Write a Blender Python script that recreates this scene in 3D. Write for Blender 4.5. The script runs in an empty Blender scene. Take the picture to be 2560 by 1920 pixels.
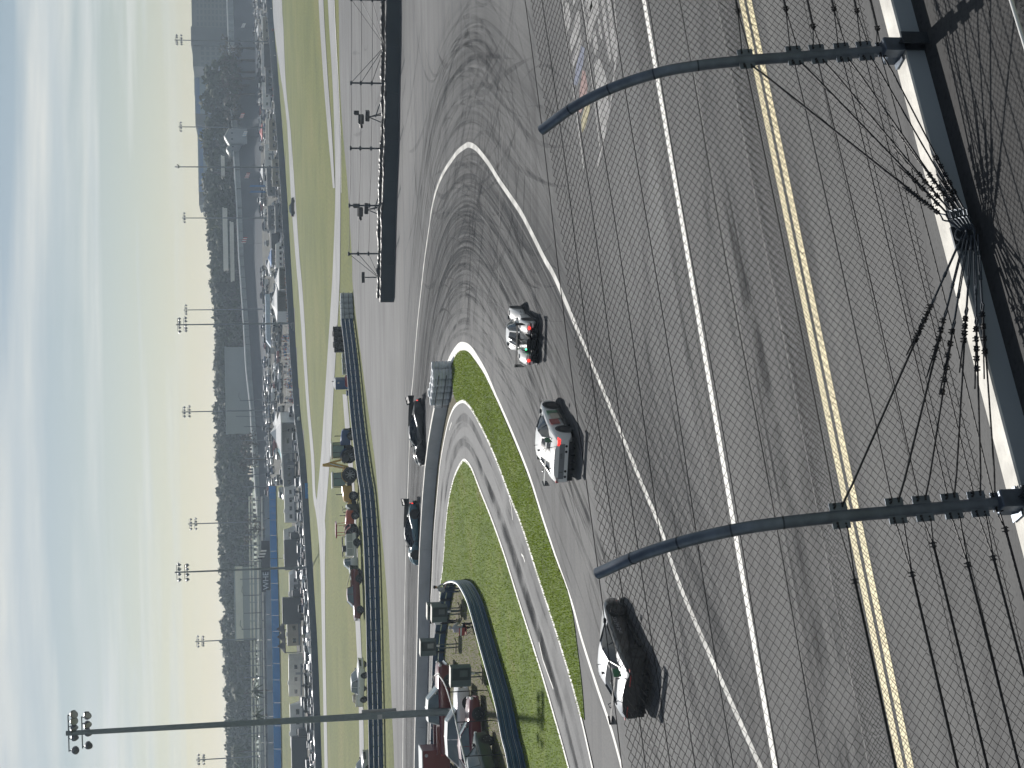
import bpy, bmesh, math, random
import numpy as np
from mathutils import Vector, Matrix
from mathutils.geometry import tessellate_polygon
random.seed(7); RNG=np.random.default_rng(7)
SC=bpy.context.scene
COL=SC.collection
# ------------------------------------------------------------ camera
# The photograph lies on its side: world "up" points to the left of the frame.
FOC=3800.; CAMH=13.0; XHOR=613.; ROLL=.019
_p=math.atan((1280-XHOR)/FOC)
FWD=np.array([0,math.cos(_p),-math.sin(_p)]); UPV=np.array([0,math.sin(_p),math.cos(_p)])
EX=np.array([math.cos(ROLL),0,0])-math.sin(ROLL)*UPV
EY=np.array([math.sin(ROLL),0,0])+math.cos(ROLL)*UPV
CPOS=np.array([0,0,CAMH])
cam=bpy.data.cameras.new('camera'); camo=bpy.data.objects.new('camera',cam); COL.objects.link(camo)
cam.sensor_fit='HORIZONTAL'; cam.sensor_width=36; cam.lens=36*FOC/2560; cam.clip_start=.1; cam.clip_end=9000
M=Matrix.Identity(4)
for r in range(3):
    M[r][0]=-EY[r]; M[r][1]=EX[r]; M[r][2]=-FWD[r]; M[r][3]=CPOS[r]
camo.matrix_world=M; SC.camera=camo
# ------------------------------------------------------------ light
SUN_EL=math.radians(39); SUN_AZ=math.radians(-11)      # azimuth from +Y, negative = to the left
sdir=Vector((math.cos(SUN_EL)*math.sin(SUN_AZ),math.cos(SUN_EL)*math.cos(SUN_AZ),math.sin(SUN_EL)))
sun=bpy.data.lights.new('sun','SUN'); sun.energy=4.8; sun.angle=math.radians(.55); sun.color=(1,.96,.91)
suno=bpy.data.objects.new('sun',sun); COL.objects.link(suno); suno.rotation_euler=sdir.to_track_quat('Z','Y').to_euler()
suno.location=(0,0,80)
W=bpy.data.worlds.new('World'); SC.world=W; W.use_nodes=True
nt=W.node_tree; N=nt.nodes; L=nt.links; N.clear()
def nd(tree,t,**k):
    n=tree.nodes.new(t)
    for a,b in k.items():
        if a.startswith('i_'): n.inputs[a[2:].replace('_',' ')].default_value=b
        else: setattr(n,a,b)
    return n
out=nd(nt,'ShaderNodeOutputWorld'); bg=nd(nt,'ShaderNodeBackground'); bg.inputs['Strength'].default_value=.05
sky=nd(nt,'ShaderNodeTexSky'); sky.sky_type='NISHITA'; sky.sun_disc=False
sky.sun_elevation=SUN_EL; sky.sun_rotation=SUN_AZ; sky.air_density=1.0; sky.dust_density=.6; sky.ozone_density=1.2; sky.altitude=5
tc=nd(nt,'ShaderNodeTexCoord'); sep=nd(nt,'ShaderNodeSeparateXYZ'); L.new(tc.outputs['Generated'],sep.inputs[0])
zz=nd(nt,'ShaderNodeMath',operation='MAXIMUM'); L.new(sep.outputs['Z'],zz.inputs[0]); zz.inputs[1].default_value=0
za=nd(nt,'ShaderNodeMath',operation='ADD'); L.new(zz.outputs[0],za.inputs[0]); za.inputs[1].default_value=.035
dv=[]
for ax in 'XY':
    m=nd(nt,'ShaderNodeMath',operation='DIVIDE'); L.new(sep.outputs[ax],m.inputs[0]); L.new(za.outputs[0],m.inputs[1]); dv.append(m)
cmb=nd(nt,'ShaderNodeCombineXYZ'); L.new(dv[0].outputs[0],cmb.inputs[0]); L.new(dv[1].outputs[0],cmb.inputs[1])
mp=nd(nt,'ShaderNodeMapping'); mp.inputs['Scale'].default_value=(.42,1.0,1); mp.inputs['Rotation'].default_value=(0,0,.12); mp.inputs['Location'].default_value=(3.4,1.2,0)
L.new(cmb.outputs[0],mp.inputs[0])
n1=nd(nt,'ShaderNodeTexNoise'); n1.inputs['Scale'].default_value=.62; n1.inputs['Detail'].default_value=9; n1.inputs['Roughness'].default_value=.5; n1.inputs['Distortion'].default_value=.35
L.new(mp.outputs[0],n1.inputs['Vector'])
cr=nd(nt,'ShaderNodeValToRGB'); cr.color_ramp.elements[0].position=.45; cr.color_ramp.elements[1].position=.62
cr.color_ramp.elements[0].color=(0,0,0,1); cr.color_ramp.elements[1].color=(1,1,1,1); L.new(n1.outputs['Fac'],cr.inputs[0])
# cloud cover fades towards the horizon haze
n2=nd(nt,'ShaderNodeTexNoise'); n2.inputs['Scale'].default_value=1.7; n2.inputs['Detail'].default_value=7; L.new(mp.outputs[0],n2.inputs['Vector'])
cc=nd(nt,'ShaderNodeValToRGB'); cc.color_ramp.elements[0].color=(10.6,11.6,11.9,1); cc.color_ramp.elements[1].color=(13.6,13.8,13.2,1)
cc.color_ramp.elements[0].position=.35; cc.color_ramp.elements[1].position=.62; L.new(n2.outputs['Fac'],cc.inputs[0])
mx=nd(nt,'ShaderNodeMix',data_type='RGBA'); fz=nd(nt,'ShaderNodeMapRange'); fz.inputs['From Min'].default_value=.02; fz.inputs['From Max'].default_value=.085; fz.interpolation_type='SMOOTHSTEP'; L.new(zz.outputs[0],fz.inputs['Value']); fm=nd(nt,'ShaderNodeMath',operation='MULTIPLY'); L.new(cr.outputs['Color'],fm.inputs[0]); L.new(fz.outputs[0],fm.inputs[1]); L.new(fm.outputs[0],mx.inputs['Factor']); L.new(sky.outputs[0],mx.inputs[6]); L.new(cc.outputs[0],mx.inputs[7])
L.new(mx.outputs[2],bg.inputs['Color']); L.new(bg.outputs[0],out.inputs['Surface'])
SC.view_settings.view_transform='Standard'; SC.view_settings.look='None'; SC.view_settings.gamma=1; SC.view_settings.use_curve_mapping=False
SC.view_settings.exposure=.12
HAZE=.00022
SC.render.engine='CYCLES'; SC.cycles.use_denoising=True; SC.cycles.volume_bounces=1; SC.cycles.max_bounces=6
SC.cycles.transparent_max_bounces=24; SC.cycles.sample_clamp_indirect=6; SC.cycles.sample_clamp_direct=0
SC.cycles.caustics_reflective=False; SC.cycles.caustics_refractive=False
# ------------------------------------------------------------ helpers: pixel rays -> places on the ground
def ray(x,y): return (960-y)*EX-(x-1280)*EY+FOC*FWD
def G(x,y,z=0.):
    r=ray(x,y); t=(z-CAMH)/r[2]; q=CPOS+t*r; return Vector(q)
def B(x,y,Y):
    r=ray(x,y); return Vector(CPOS+r*(Y/r[1]))
# ------------------------------------------------------------ materials
MAT={}
def mat(name,col,rough=.6,metal=0.,var=.12,scale=3.,bump=0.,bscale=40.,spec=.5,coat=0.,objcol=False,emit=0.):
    if name in MAT: return MAT[name]
    m=bpy.data.materials.new(name); m.use_nodes=True; t=m.node_tree; b=t.nodes['Principled BSDF']
    b.inputs['Roughness'].default_value=rough; b.inputs['Metallic'].default_value=metal
    b.inputs['Specular IOR Level'].default_value=spec; b.inputs['Coat Weight'].default_value=coat; b.inputs['Coat Roughness'].default_value=.06
    g=nd(t,'ShaderNodeNewGeometry') if False else nd(t,'ShaderNodeTexCoord')
    nz=nd(t,'ShaderNodeTexNoise'); nz.inputs['Scale'].default_value=scale; nz.inputs['Detail'].default_value=6
    t.links.new(g.outputs['Object'],nz.inputs['Vector'])
    rp=nd(t,'ShaderNodeMapRange'); rp.inputs['From Min'].default_value=.3; rp.inputs['From Max'].default_value=.7
    rp.inputs['To Min'].default_value=1-var; rp.inputs['To Max'].default_value=1+var; t.links.new(nz.outputs['Fac'],rp.inputs['Value'])
    mm=nd(t,'ShaderNodeMix',data_type='RGBA',blend_type='MULTIPLY'); mm.inputs['Factor'].default_value=1
    if objcol:
        oi=nd(t,'ShaderNodeObjectInfo'); t.links.new(oi.outputs['Color'],mm.inputs[6])
    else: mm.inputs[6].default_value=(*col,1)
    t.links.new(rp.outputs[0],mm.inputs[7]); t.links.new(mm.outputs[2],b.inputs['Base Color'])
    if bump:
        n3=nd(t,'ShaderNodeTexNoise'); n3.inputs['Scale'].default_value=bscale; n3.inputs['Detail'].default_value=4
        t.links.new(g.outputs['Object'],n3.inputs['Vector'])
        bp=nd(t,'ShaderNodeBump'); bp.inputs['Strength'].default_value=bump; bp.inputs['Distance'].default_value=.02
        t.links.new(n3.outputs['Fac'],bp.inputs['Height']); t.links.new(bp.outputs[0],b.inputs['Normal'])
    if emit:
        b.inputs['Emission Color'].default_value=(*col,1); b.inputs['Emission Strength'].default_value=emit
    MAT[name]=m; return m
def ramp(t,node,stops):
    r=nd(t,'ShaderNodeValToRGB'); e=r.color_ramp.elements
    while len(e)<len(stops): e.new(.5)
    for i,(p,c) in enumerate(stops): e[i].position=p; e[i].color=(*c,1)
    t.links.new(node,r.inputs[0]); return r
ORD=['first','second','third','fourth','fifth','sixth','seventh','eighth','ninth','tenth','eleventh','twelfth','thirteenth','fourteenth','fifteenth','sixteenth','seventeenth','eighteenth','nineteenth','twentieth','twenty-first','twenty-second','twenty-third']
def asphalt(name,base,warm=0.,streak=None,rough=.78):
    m=bpy.data.materials.new(name); m.use_nodes=True; t=m.node_tree; b=t.nodes['Principled BSDF']; b.inputs['Roughness'].default_value=rough
    b.inputs['Specular IOR Level'].default_value=.22
    tc=nd(t,'ShaderNodeTexCoord')
    big=nd(t,'ShaderNodeTexNoise'); big.inputs['Scale'].default_value=.12; big.inputs['Detail'].default_value=5; t.links.new(tc.outputs['Object'],big.inputs['Vector'])
    fine=nd(t,'ShaderNodeTexNoise'); fine.inputs['Scale'].default_value=16; fine.inputs['Detail'].default_value=3; t.links.new(tc.outputs['Object'],fine.inputs['Vector'])
    c1=ramp(t,big.outputs['Fac'],[(.3,tuple(base*.82*k for k in (.98,1,1.02))),(.7,tuple(base*1.18*k for k in (.99,1,1.0)))])
    c2=ramp(t,fine.outputs['Fac'],[(.3,(.55,.55,.56)),(.5,(1,1,1)),(.72,(1.0,1.0,1.0)),(.8,(1.9,1.9,1.85))])
    mm=nd(t,'ShaderNodeMix',data_type='RGBA',blend_type='MULTIPLY'); mm.inputs['Factor'].default_value=.75
    t.links.new(c1.outputs[0],mm.inputs[6]); t.links.new(c2.outputs[0],mm.inputs[7])
    last=mm.outputs[2]
    if streak is not None:      # lanes of wear running along a direction
        mp=nd(t,'ShaderNodeMapping'); mp.inputs['Rotation'].default_value=(0,0,-streak); mp.inputs['Scale'].default_value=(.012,.55,1); t.links.new(tc.outputs['Object'],mp.inputs[0])
        st=nd(t,'ShaderNodeTexNoise'); st.inputs['Scale'].default_value=1.; st.inputs['Detail'].default_value=6; st.inputs['Roughness'].default_value=.65; t.links.new(mp.outputs[0],st.inputs['Vector'])
        c3=ramp(t,st.outputs['Fac'],[(.36,(.66,.66,.67)),(.5,(1,1,1)),(.68,(1.12,1.12,1.1))])
        m2=nd(t,'ShaderNodeMix',data_type='RGBA',blend_type='MULTIPLY'); m2.inputs['Factor'].default_value=.8
        t.links.new(last,m2.inputs[6]); t.links.new(c3.outputs[0],m2.inputs[7]); last=m2.outputs[2]
    t.links.new(last,b.inputs['Base Color'])
    bp=nd(t,'ShaderNodeBump'); bp.inputs['Strength'].default_value=.5; bp.inputs['Distance'].default_value=.006; t.links.new(fine.outputs['Fac'],bp.inputs['Height']); t.links.new(bp.outputs[0],b.inputs['Normal'])
    MAT[name]=m; return m
def grassmat(name,stops,sc=.35,fine=9.):
    m=bpy.data.materials.new(name); m.use_nodes=True; t=m.node_tree; b=t.nodes['Principled BSDF']; b.inputs['Roughness'].default_value=.85; b.inputs['Specular IOR Level'].default_value=.12
    tc=nd(t,'ShaderNodeTexCoord')
    n1=nd(t,'ShaderNodeTexNoise'); n1.inputs['Scale'].default_value=sc; n1.inputs['Detail'].default_value=8; n1.inputs['Roughness'].default_value=.65; t.links.new(tc.outputs['Object'],n1.inputs['Vector'])
    n2=nd(t,'ShaderNodeTexNoise'); n2.inputs['Scale'].default_value=fine; n2.inputs['Detail'].default_value=5; t.links.new(tc.outputs['Object'],n2.inputs['Vector'])
    c1=ramp(t,n1.outputs['Fac'],stops); c2=ramp(t,n2.outputs['Fac'],[(.3,(.45,.45,.4)),(.55,(1,1,1)),(.75,(1.5,1.45,1.2))])
    mm=nd(t,'ShaderNodeMix',data_type='RGBA',blend_type='MULTIPLY'); mm.inputs['Factor'].default_value=.8
    t.links.new(c1.outputs[0],mm.inputs[6]); t.links.new(c2.outputs[0],mm.inputs[7]); t.links.new(mm.outputs[2],b.inputs['Base Color'])
    bp=nd(t,'ShaderNodeBump'); bp.inputs['Strength'].default_value=.8; bp.inputs['Distance'].default_value=.05; t.links.new(n2.outputs['Fac'],bp.inputs['Height']); t.links.new(bp.outputs[0],b.inputs['Normal'])
    MAT[name]=m; return m
def paint(name,col,rough=.28,var=.04,metal=0.): return mat(name,col,rough,metal,var,2.,0,coat=.6)
# ------------------------------------------------------------ mesh builder
class MB:
    def __init__(s): s.v=[]; s.f=[]; s.m=[]; s.mi=0
    def add(s,vs,fs):
        o=len(s.v); s.v+=[tuple(v) for v in vs]
        for f in fs: s.f.append([i+o for i in f]); s.m.append(s.mi)
        return s
    def box(s,c,d,rz=0.,M=None,taper=None):
        x,y,z=[k/2 for k in d]; tx,ty=(taper or (1,1))
        vs=[Vector(p) for p in ((-x,-y,-z),(x,-y,-z),(x,y,-z),(-x,y,-z),(-x*tx,-y*ty,z),(x*tx,-y*ty,z),(x*tx,y*ty,z),(-x*tx,y*ty,z))]
        R=Matrix.Rotation(rz,3,'Z') if M is None else M
        c=Vector(c); return s.add([R@v+c for v in vs],[(0,3,2,1),(4,5,6,7),(0,1,5,4),(1,2,6,5),(2,3,7,6),(3,0,4,7)])
    def cbox(s,c,d,b=.03,rz=0.):
        """box with chamfered vertical+top edges"""
        x,y,z=[k/2 for k in d]; b=min(b,x*.9,y*.9,z*.9)
        ring=lambda X,Y,Z:[(-X+b,-Y,Z),(X-b,-Y,Z),(X,-Y+b,Z),(X,Y-b,Z),(X-b,Y,Z),(-X+b,Y,Z),(-X,Y-b,Z),(-X,-Y+b,Z)]
        R=Matrix.Rotation(rz,3,'Z'); c=Vector(c)
        rs=[ring(x-b,y-b,-z),ring(x,y,-z+b),ring(x,y,z-b),ring(x-b,y-b,z)]
        vs=[R@Vector(p)+c for r in rs for p in r]; fs=[tuple(range(7,-1,-1)),tuple(range(24,32))]
        for k in range(3):
            for i in range(8): j=(i+1)%8; fs.append((k*8+i,k*8+j,k*8+8+j,k*8+8+i))
        return s.add(vs,fs)
    def tube(s,pts,r,n=6,cap=True,closed=False):
        pts=[Vector(p) for p in pts]; K=len(pts); rr=r if hasattr(r,'__len__') else [r]*K
        vs=[]; up=None
        for i,p in enumerate(pts):
            a=pts[max(i-1,0)] if not closed else pts[i-1]; b=pts[min(i+1,K-1)] if not closed else pts[(i+1)%K]
            d=(b-a).normalized()
            if up is None: up=Vector((0,0,1)) if abs(d.z)<.9 else Vector((1,0,0))
            x=d.cross(up); 
            if x.length<1e-6: x=d.cross(Vector((0,1,0)))
            x.normalize(); y=x.cross(d); up=y
            for k in range(n): an=2*math.pi*k/n; vs.append(p+(x*math.cos(an)+y*math.sin(an))*rr[i])
        fs=[]
        for i in range(K if closed else K-1):
            j=(i+1)%K
            for k in range(n): l=(k+1)%n; fs.append((i*n+k,i*n+l,j*n+l,j*n+k))
        if cap and not closed: fs.append(tuple(range(n-1,-1,-1))); fs.append(tuple((K-1)*n+k for k in range(n)))
        return s.add(vs,fs)
    def lathe(s,prof,c,axis='Z',n=16,M=None):
        vs=[];fs=[];c=Vector(c)
        for (r,h) in prof:
            for k in range(n):
                a=2*math.pi*k/n; x,y=r*math.cos(a),r*math.sin(a)
                v=Vector((x,y,h)) if axis=='Z' else Vector((x,h,y)) if axis=='Y' else Vector((h,x,y))
                vs.append((M@v if M else v)+c)
        for i in range(len(prof)-1):
            for k in range(n): l=(k+1)%n; fs.append((i*n+k,i*n+l,i*n+n+l,i*n+n+k))
        return s.add(vs,fs)
    def loft(s,secs,cap=True,closed=True):
        n=len(secs[0]); vs=[p for q in secs for p in q]; fs=[]
        for i in range(len(secs)-1):
            for k in range(n if closed else n-1): l=(k+1)%n; fs.append((i*n+k,i*n+l,i*n+n+l,i*n+n+k))
        if cap: fs.append(tuple(range(n-1,-1,-1))); fs.append(tuple((len(secs)-1)*n+k for k in range(n)))
        return s.add(vs,fs)
    def poly(s,pts): return s.add(pts,[tuple(range(len(pts)))])
    def prism(s,pts,h):
        n=len(pts); lo=[Vector(p) for p in pts]; h=Vector(h); hi=[p+h for p in lo]
        return s.add(lo+hi,[tuple(range(n-1,-1,-1)),tuple(range(n,2*n))]+[(i,(i+1)%n,n+(i+1)%n,n+i) for i in range(n)])
    def fill(s,pts):
        tri=tessellate_polygon([[Vector(p) for p in pts]]); 
        fs=[]
        for t in tri:
            a,b,c=[Vector(pts[i]) for i in t]
            fs.append(t if (b-a).cross(c-a).z>0 else (t[0],t[2],t[1]))
        return s.add(pts,fs)
    def ribbon(s,pts,w,z=None):
        """flat strip along a ground polyline"""
        P=[Vector(p) for p in pts]; vs=[]
        for i,p in enumerate(P):
            d=(P[min(i+1,len(P)-1)]-P[max(i-1,0)]); d.z=0; d.normalize(); n=Vector((-d.y,d.x,0))
            ww=w[i] if hasattr(w,'__len__') else w
            a=p+n*ww/2; b=p-n*ww/2
            if z is not None: a.z=z; b.z=z
            vs+=[b,a]
        return s.add(vs,[(2*i,2*i+2,2*i+3,2*i+1) for i in range(len(P)-1)])
    def mesh(s,name,mats,smooth=False):
        me=bpy.data.meshes.new(name); me.from_pydata(s.v,[],s.f)
        mats=mats if isinstance(mats,(list,tuple)) else [mats]
        for m in mats: me.materials.append(MAT[m] if isinstance(m,str) else m)
        if len(mats)>1: me.polygons.foreach_set('material_index',s.m)
        me.validate(); me.update()
        if smooth:
            me.polygons.foreach_set('use_smooth',[True]*len(me.polygons))
            try: me.set_sharp_from_angle(angle=math.radians(smooth if smooth>1 else 38))
            except Exception: pass
        return me
    def build(s,name,mats,parent=None,smooth=False,loc=None):
        o=bpy.data.objects.new(name,s.mesh(name,mats,smooth)); COL.objects.link(o)
        if parent is not None: o.parent=parent
        if loc is not None: o.location=loc
        return o
def tag(o,label=None,cat=None,group=None,kind=None):
    if label: o['label']=label
    if cat: o['category']=cat
    if group: o['group']=group
    if kind: o['kind']=kind
    return o
def empty(name,loc=(0,0,0),rz=0.,label=None,cat=None,group=None):
    o=bpy.data.objects.new(name,None); COL.objects.link(o); o.location=loc; o.rotation_euler=(0,0,rz); o.empty_display_size=.3
    return tag(o,label,cat,group)
def copy_tree(o,parent=None):
    c=o.copy(); COL.objects.link(c)
    if parent is not None: c.parent=parent
    for ch in list(o.children): copy_tree(ch,c)
    return c
def setcol(o,c):
    o.color=(*c,1)
    for ch in o.children: setcol(ch,c)
def head(p,q):
    """rotation about Z so that local +X points from p to q"""
    return math.atan2(q[1]-p[1],q[0]-p[0])
def smooth_path(pts,k=6):
    """Catmull-Rom through the points"""
    P=[Vector(p) for p in pts]; R=[]
    for i in range(len(P)-1):
        a=P[i-1] if i else P[0]*2-P[1]; b=P[i]; c=P[i+1]; d=P[i+2] if i+2<len(P) else P[-1]*2-P[-2]
        for j in range(k):
            t=j/k; R.append(.5*((2*b)+(c-a)*t+(2*a-5*b+4*c-d)*t*t+(3*b-a-3*c+d)*t*t*t))
    R.append(P[-1]); return R
def GP(px,z=0.,k=6): return smooth_path([G(x,y,z) for x,y in px],k)
def text_mesh(txt,size,name,m,parent=None,Mx=None,extrude=.002,align='CENTER'):
    cu=bpy.data.curves.new('t','FONT'); cu.body=txt; cu.size=size; cu.extrude=extrude; cu.align_x=align; cu.align_y='CENTER'; cu.resolution_u=2
    to=bpy.data.objects.new('t',cu); COL.objects.link(to)
    dg=bpy.context.evaluated_depsgraph_get(); dg.update()
    me=bpy.data.meshes.new_from_object(to.evaluated_get(dg)); bpy.data.objects.remove(to)
    if Mx is not None: me.transform(Mx)
    me.materials.clear(); me.materials.append(MAT[m]); me.name=name
    o=bpy.data.objects.new(name,me); COL.objects.link(o)
    if parent is not None: o.parent=parent
    return o
# ------------------------------------------------------------ track frame: t along the near wall, n towards the infield
AV=Vector((.8927,.4506,0)); NV=Vector((-.4506,.8927,0)); AANG=math.atan2(.4506,.8927)
def T(t,n,z=0.): q=AV*t+NV*n; return Vector((q.x,q.y,z))
ZW=CAMH-8.1                      # top of the near wall
N_WF,N_WR=14.24,13.93            # wall front (track side) and rear
N_Y=G(1923,279).dot(NV); N_B=N_Y-.9   # double yellow line, foot of the banking
N_L=G(1637,152).dot(NV)
asphalt('asphalt_track',.118,streak=AANG); asphalt('asphalt_apron',.090,streak=AANG); asphalt('asphalt_bank',.080,streak=AANG); asphalt('asphalt_inner',.17); asphalt('asphalt_walk',.05)
asphalt('concrete_road',.25)
grassmat('grass_far',[(.3,(.085,.105,.02)),(.5,(.125,.14,.03)),(.7,(.165,.16,.045))],sc=.05,fine=2.5)
grassmat('grass_island',[(.3,(.075,.11,.014)),(.46,(.105,.16,.016)),(.58,(.13,.175,.022)),(.70,(.16,.15,.06))],sc=.22,fine=7)
grassmat('dirt',[(.3,(.09,.09,.05)),(.5,(.13,.115,.075)),(.7,(.17,.15,.11))],sc=.6,fine=8)
mat('white_line',(.72,.71,.67),.7,var=.16,scale=1.6); mat('faded_line',(.30,.30,.29),.75,var=.3,scale=1.2); mat('yellow_line',(.72,.63,.39),.7,var=.14,scale=1.4)
mat('worn_line',(.46,.455,.43),.75,var=.4,scale=.9); mat('seam',(.13,.13,.128),.8,var=.3,scale=2)
mat('concrete',(.42,.43,.44),.8,var=.12,scale=.8,bump=.25,bscale=25)
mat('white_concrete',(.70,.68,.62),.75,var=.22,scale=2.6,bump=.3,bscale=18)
mat('blue_wall',(.018,.042,.085),.5,var=.12,scale=.3)
mat('grey_wall',(.27,.31,.34),.75,var=.12,scale=.25,bump=.15,bscale=8)
WALLPX=[(674,-200),(680,0),(695,193),(713,424),(726,640),(747,986),(763,1140),(770,1240),(783,1445),(795,1650),(804,1920),(811,2150)]
WALLG=[G(*q) for q in WALLPX]
_wx=np.array([p.x for p in WALLG][::-1]); _wy=np.array([p.y for p in WALLG][::-1])
def ywall(x): return float(np.interp(x,_wx,_wy))
def terrain(x,Y):
    s=(Y-ywall(x)-8)/150.; s=min(max(s,0),1); return 5.5*s*s*(3-2*s)
# ground sheet
Ys=[-80,-30,0,20,40,60,80,100,130,160,190,220,250]+list(range(265,900,12))+[950,1050,1200,1500,2000,2550]
Ks=np.linspace(-1.5,1.5,121); b=MB(); nx=len(Ks)
for Y in Ys:
    for k in Ks:
        x=k*(abs(Y)*.75+120); b.v.append((x,Y,terrain(x,Y)-(.02 if Y<250 else 0)))
for i in range(len(Ys)-1):
    for j in range(nx-1): b.f.append((i*nx+j,i*nx+j+1,i*nx+nx+j+1,i*nx+nx+j)); b.m.append(0)
grassmat('camp_dirt_shade',[(.3,(.045,.048,.045)),(.5,(.075,.075,.066)),(.7,(.11,.105,.085))],sc=.06,fine=1.2)  # dark dirt colour includes the shadow among the camp vehicles
go=tag(b.build('ground',['grass_far','camp_dirt_shade'],smooth=80),kind='structure')
for p in go.data.polygons:
    c=p.center
    if c.y>200 and 3<c.y-ywall(c.x)<185: p.material_index=1
# main asphalt
UP=[(838,-500),(846,-60),(850,208),(859,347),(869,463),(880,640),(883,727),(905,908),(936,1140),(945.6,1240),(967.6,1486),(980,1773),(986,1920),(994,2250)]
pts=GP(UP,.0,4); lo=[T(t,N_B) for t in (-45,-20,0,20,45,75)]
b=MB(); b.fill([(p.x,p.y,.012) for p in pts]+[(p.x,p.y,.012) for p in lo]); RT=tag(b.build('race_track','asphalt_track'),kind='structure')
b=MB(); b.add([T(-45,N_B,.0125),T(75,N_B,.0125),T(75,N_L+1.6,.0125),T(-45,N_L+1.6,.0125)],[(0,1,2,3)]); tag(b.build('track_apron','asphalt_apron'),kind='structure')
# banking up to the wall
b=MB(); ts=np.linspace(-45,75,25); ns=np.linspace(N_B,N_WF+.02,14)
zb=lambda n:.012+(ZW-1.0)*(N_B-n)/(N_B-N_WF)
for n in ns:
    for t in ts: b.v.append(tuple(T(t,n,zb(n))))
for i in range(len(ns)-1):
    for j in range(len(ts)-1): k=i*len(ts)+j; b.f.append((k+1,k,k+len(ts),k+len(ts)+1)); b.m.append(0)
tag(b.build('banked_track','asphalt_bank'),kind='structure')
# painted lines
def line(name,pts,w,m,z): 
    b=MB(); b.ribbon(pts,w,z); return tag(b.build(name,m),kind='structure')
for dn in (-.235,.235): line('yellow_line',[T(t,N_Y+dn) for t in np.linspace(-45,75,20)],.30,'yellow_line',.019)
line('white_line',[T(t,N_L) for t in np.linspace(-45,75,20)],.34,'white_line',.019)
line('seam_line',[T(t,N_L+.42) for t in np.linspace(-45,75,20)],.10,'asphalt_walk',.019)
for dn,w in ((1.9,.05),(4.6,.04),(-3.1,.05)):
    nn=N_Y+dn; line('seam_line',[T(t,nn+.03*math.sin(t*.7)) for t in np.linspace(-45,75,40)],w,'seam',.016)
for n in (23.3,20.6):
    b=MB(); P=[T(t,n,zb(n)) for t in np.linspace(-30,50,20)]
    vs=[]
    for p in P: vs+=[p+NV*-.03+Vector((0,0,.02)),p+NV*.03+Vector((0,0,.006))]
    b.add(vs,[(2*i,2*i+2,2*i+3,2*i+1) for i in range(19)]); tag(b.build('seam_line','asphalt_apron'),kind='structure')
OUT_A=[(2030,2200),(1904,1920),(1713,1493),(1655,1327),(1608,1214),(1561,1100),(1503,961),(1444,822),(1389,695),(1362,647),(1333,589),(1304.5,534),(1275.6,490.5),(1249,452),(1225,413),(1203,384),(1189,369),(1174,362),(1164.7,365),(1145,380),(1128.5,402),(1109,432),(1092,473),(1080,522),(1072,577),(1063.4,637),(1056,700),(1043,822),(1033,949),(1028,1008),(1022,1169),(1014,1411),(1010,1660),(1007,1920),(1004,2300)]
outer=GP(OUT_A,0,5); line('white_line',outer,[.26 if i<35 else .32 for i in range(len(outer))],'worn_line',.0205)
line('seam_line',[G(1262,300),G(1252,400),G(1246,750),G(1242,1100),G(1240,1180)],.07,'seam',.017)
IN_A=[(1640,2250),(1556,1920),(1526,1812),(1494,1718),(1454.5,1594),(1430,1505),(1390,1391.6),(1355.7,1288),(1326,1194),(1290,1102),(1258.6,1029),(1237.5,982.5),(1216,936),(1195,902),(1174,875),(1155,868),(1142.5,876),(1125.6,902),(1115,932)]
inner=GP(IN_A,0,5)
line('white_line',inner,[.24 if i<55 else .3+.35*min(1,(i-55)/12.) for i in range(len(inner))],'white_line',.022)
# grass islands and the inner service road (thin mats of turf with a real edge)
def slab(name,px,z,m,thick=.05,k=3):
    P=[(q.x,q.y,z) for q in GP(px,0,k)]
    b=MB(); b.fill(P); n=len(P)
    b.add([(p[0],p[1],z) for p in P]+[(p[0],p[1],z-thick) for p in P],[(i,(i+1)%n,n+(i+1)%n,n+i) for i in range(n)])
    return tag(b.build(name,m),kind='structure')
ISL1=[(1463,1800),(1457,1718),(1447,1634),(1435,1545),(1420,1476),(1388,1391.6),(1353,1288),(1323,1194),(1287,1105),(1255,1029),(1234,982),(1212,936),(1191,904),(1172,880),(1156,876),(1145,883),(1136,900),(1132,932),(1136,985),(1146,1006),(1156.7,1001),(1167,1005),(1183,1025),(1199,1055),(1220,1096),(1247,1159),(1276,1237),(1306,1311),(1346,1435),(1385,1554),(1425,1682),(1452,1785)]
GI1=slab('grass_island',ISL1,.045,'grass_island')
ROAD_O=[(1066,2250),(1068,1920),(1072,1607),(1081,1461),(1086,1337),(1096,1224),(1103.6,1149),(1119.6,1066),(1133,1026),(1146,1009),(1156.7,1003.5),(1167,1007),(1183,1026),(1199,1055),(1220,1097),(1247,1160),(1276,1238),(1306,1312),(1346,1436),(1385,1555),(1425,1683),(1454.5,1792),(1484,1920),(1560,2250)]
ROAD_I=[(1510,2250),(1425,1920),(1385,1777),(1355.7,1678),(1326,1584),(1296,1490),(1262,1382),(1232,1298),(1202,1223.6),(1182.7,1174),(1170,1155),(1160,1152),(1145.6,1174),(1133,1209),(1123,1258),(1116,1322),(1111,1396),(1106,1446),(1103,1465),(1096,1607),(1090,1755),(1086,1920),(1083,2250)]
SR=slab('service_road',ROAD_O+ROAD_I,.035,'asphalt_inner',.03)
GI2=slab('grass_island',ROAD_I,.06,'grass_island')
slab('dirt_strip',[(1119,1018),(1136,990),(1146,1006),(1133,1028),(1119.6,1068),(1103.6,1151),(1096,1226),(1086,1339),(1081,1463),(1072,1610),(1068,1920),(1067,2250),(1060,2250),(1062,1920),(1069,1644),(1074,1446),(1079,1337),(1089,1199),(1101,1100)],.03,'dirt',.02)
ro=GP(ROAD_O,0,5); ri=GP(ROAD_I,0,5)
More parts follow.
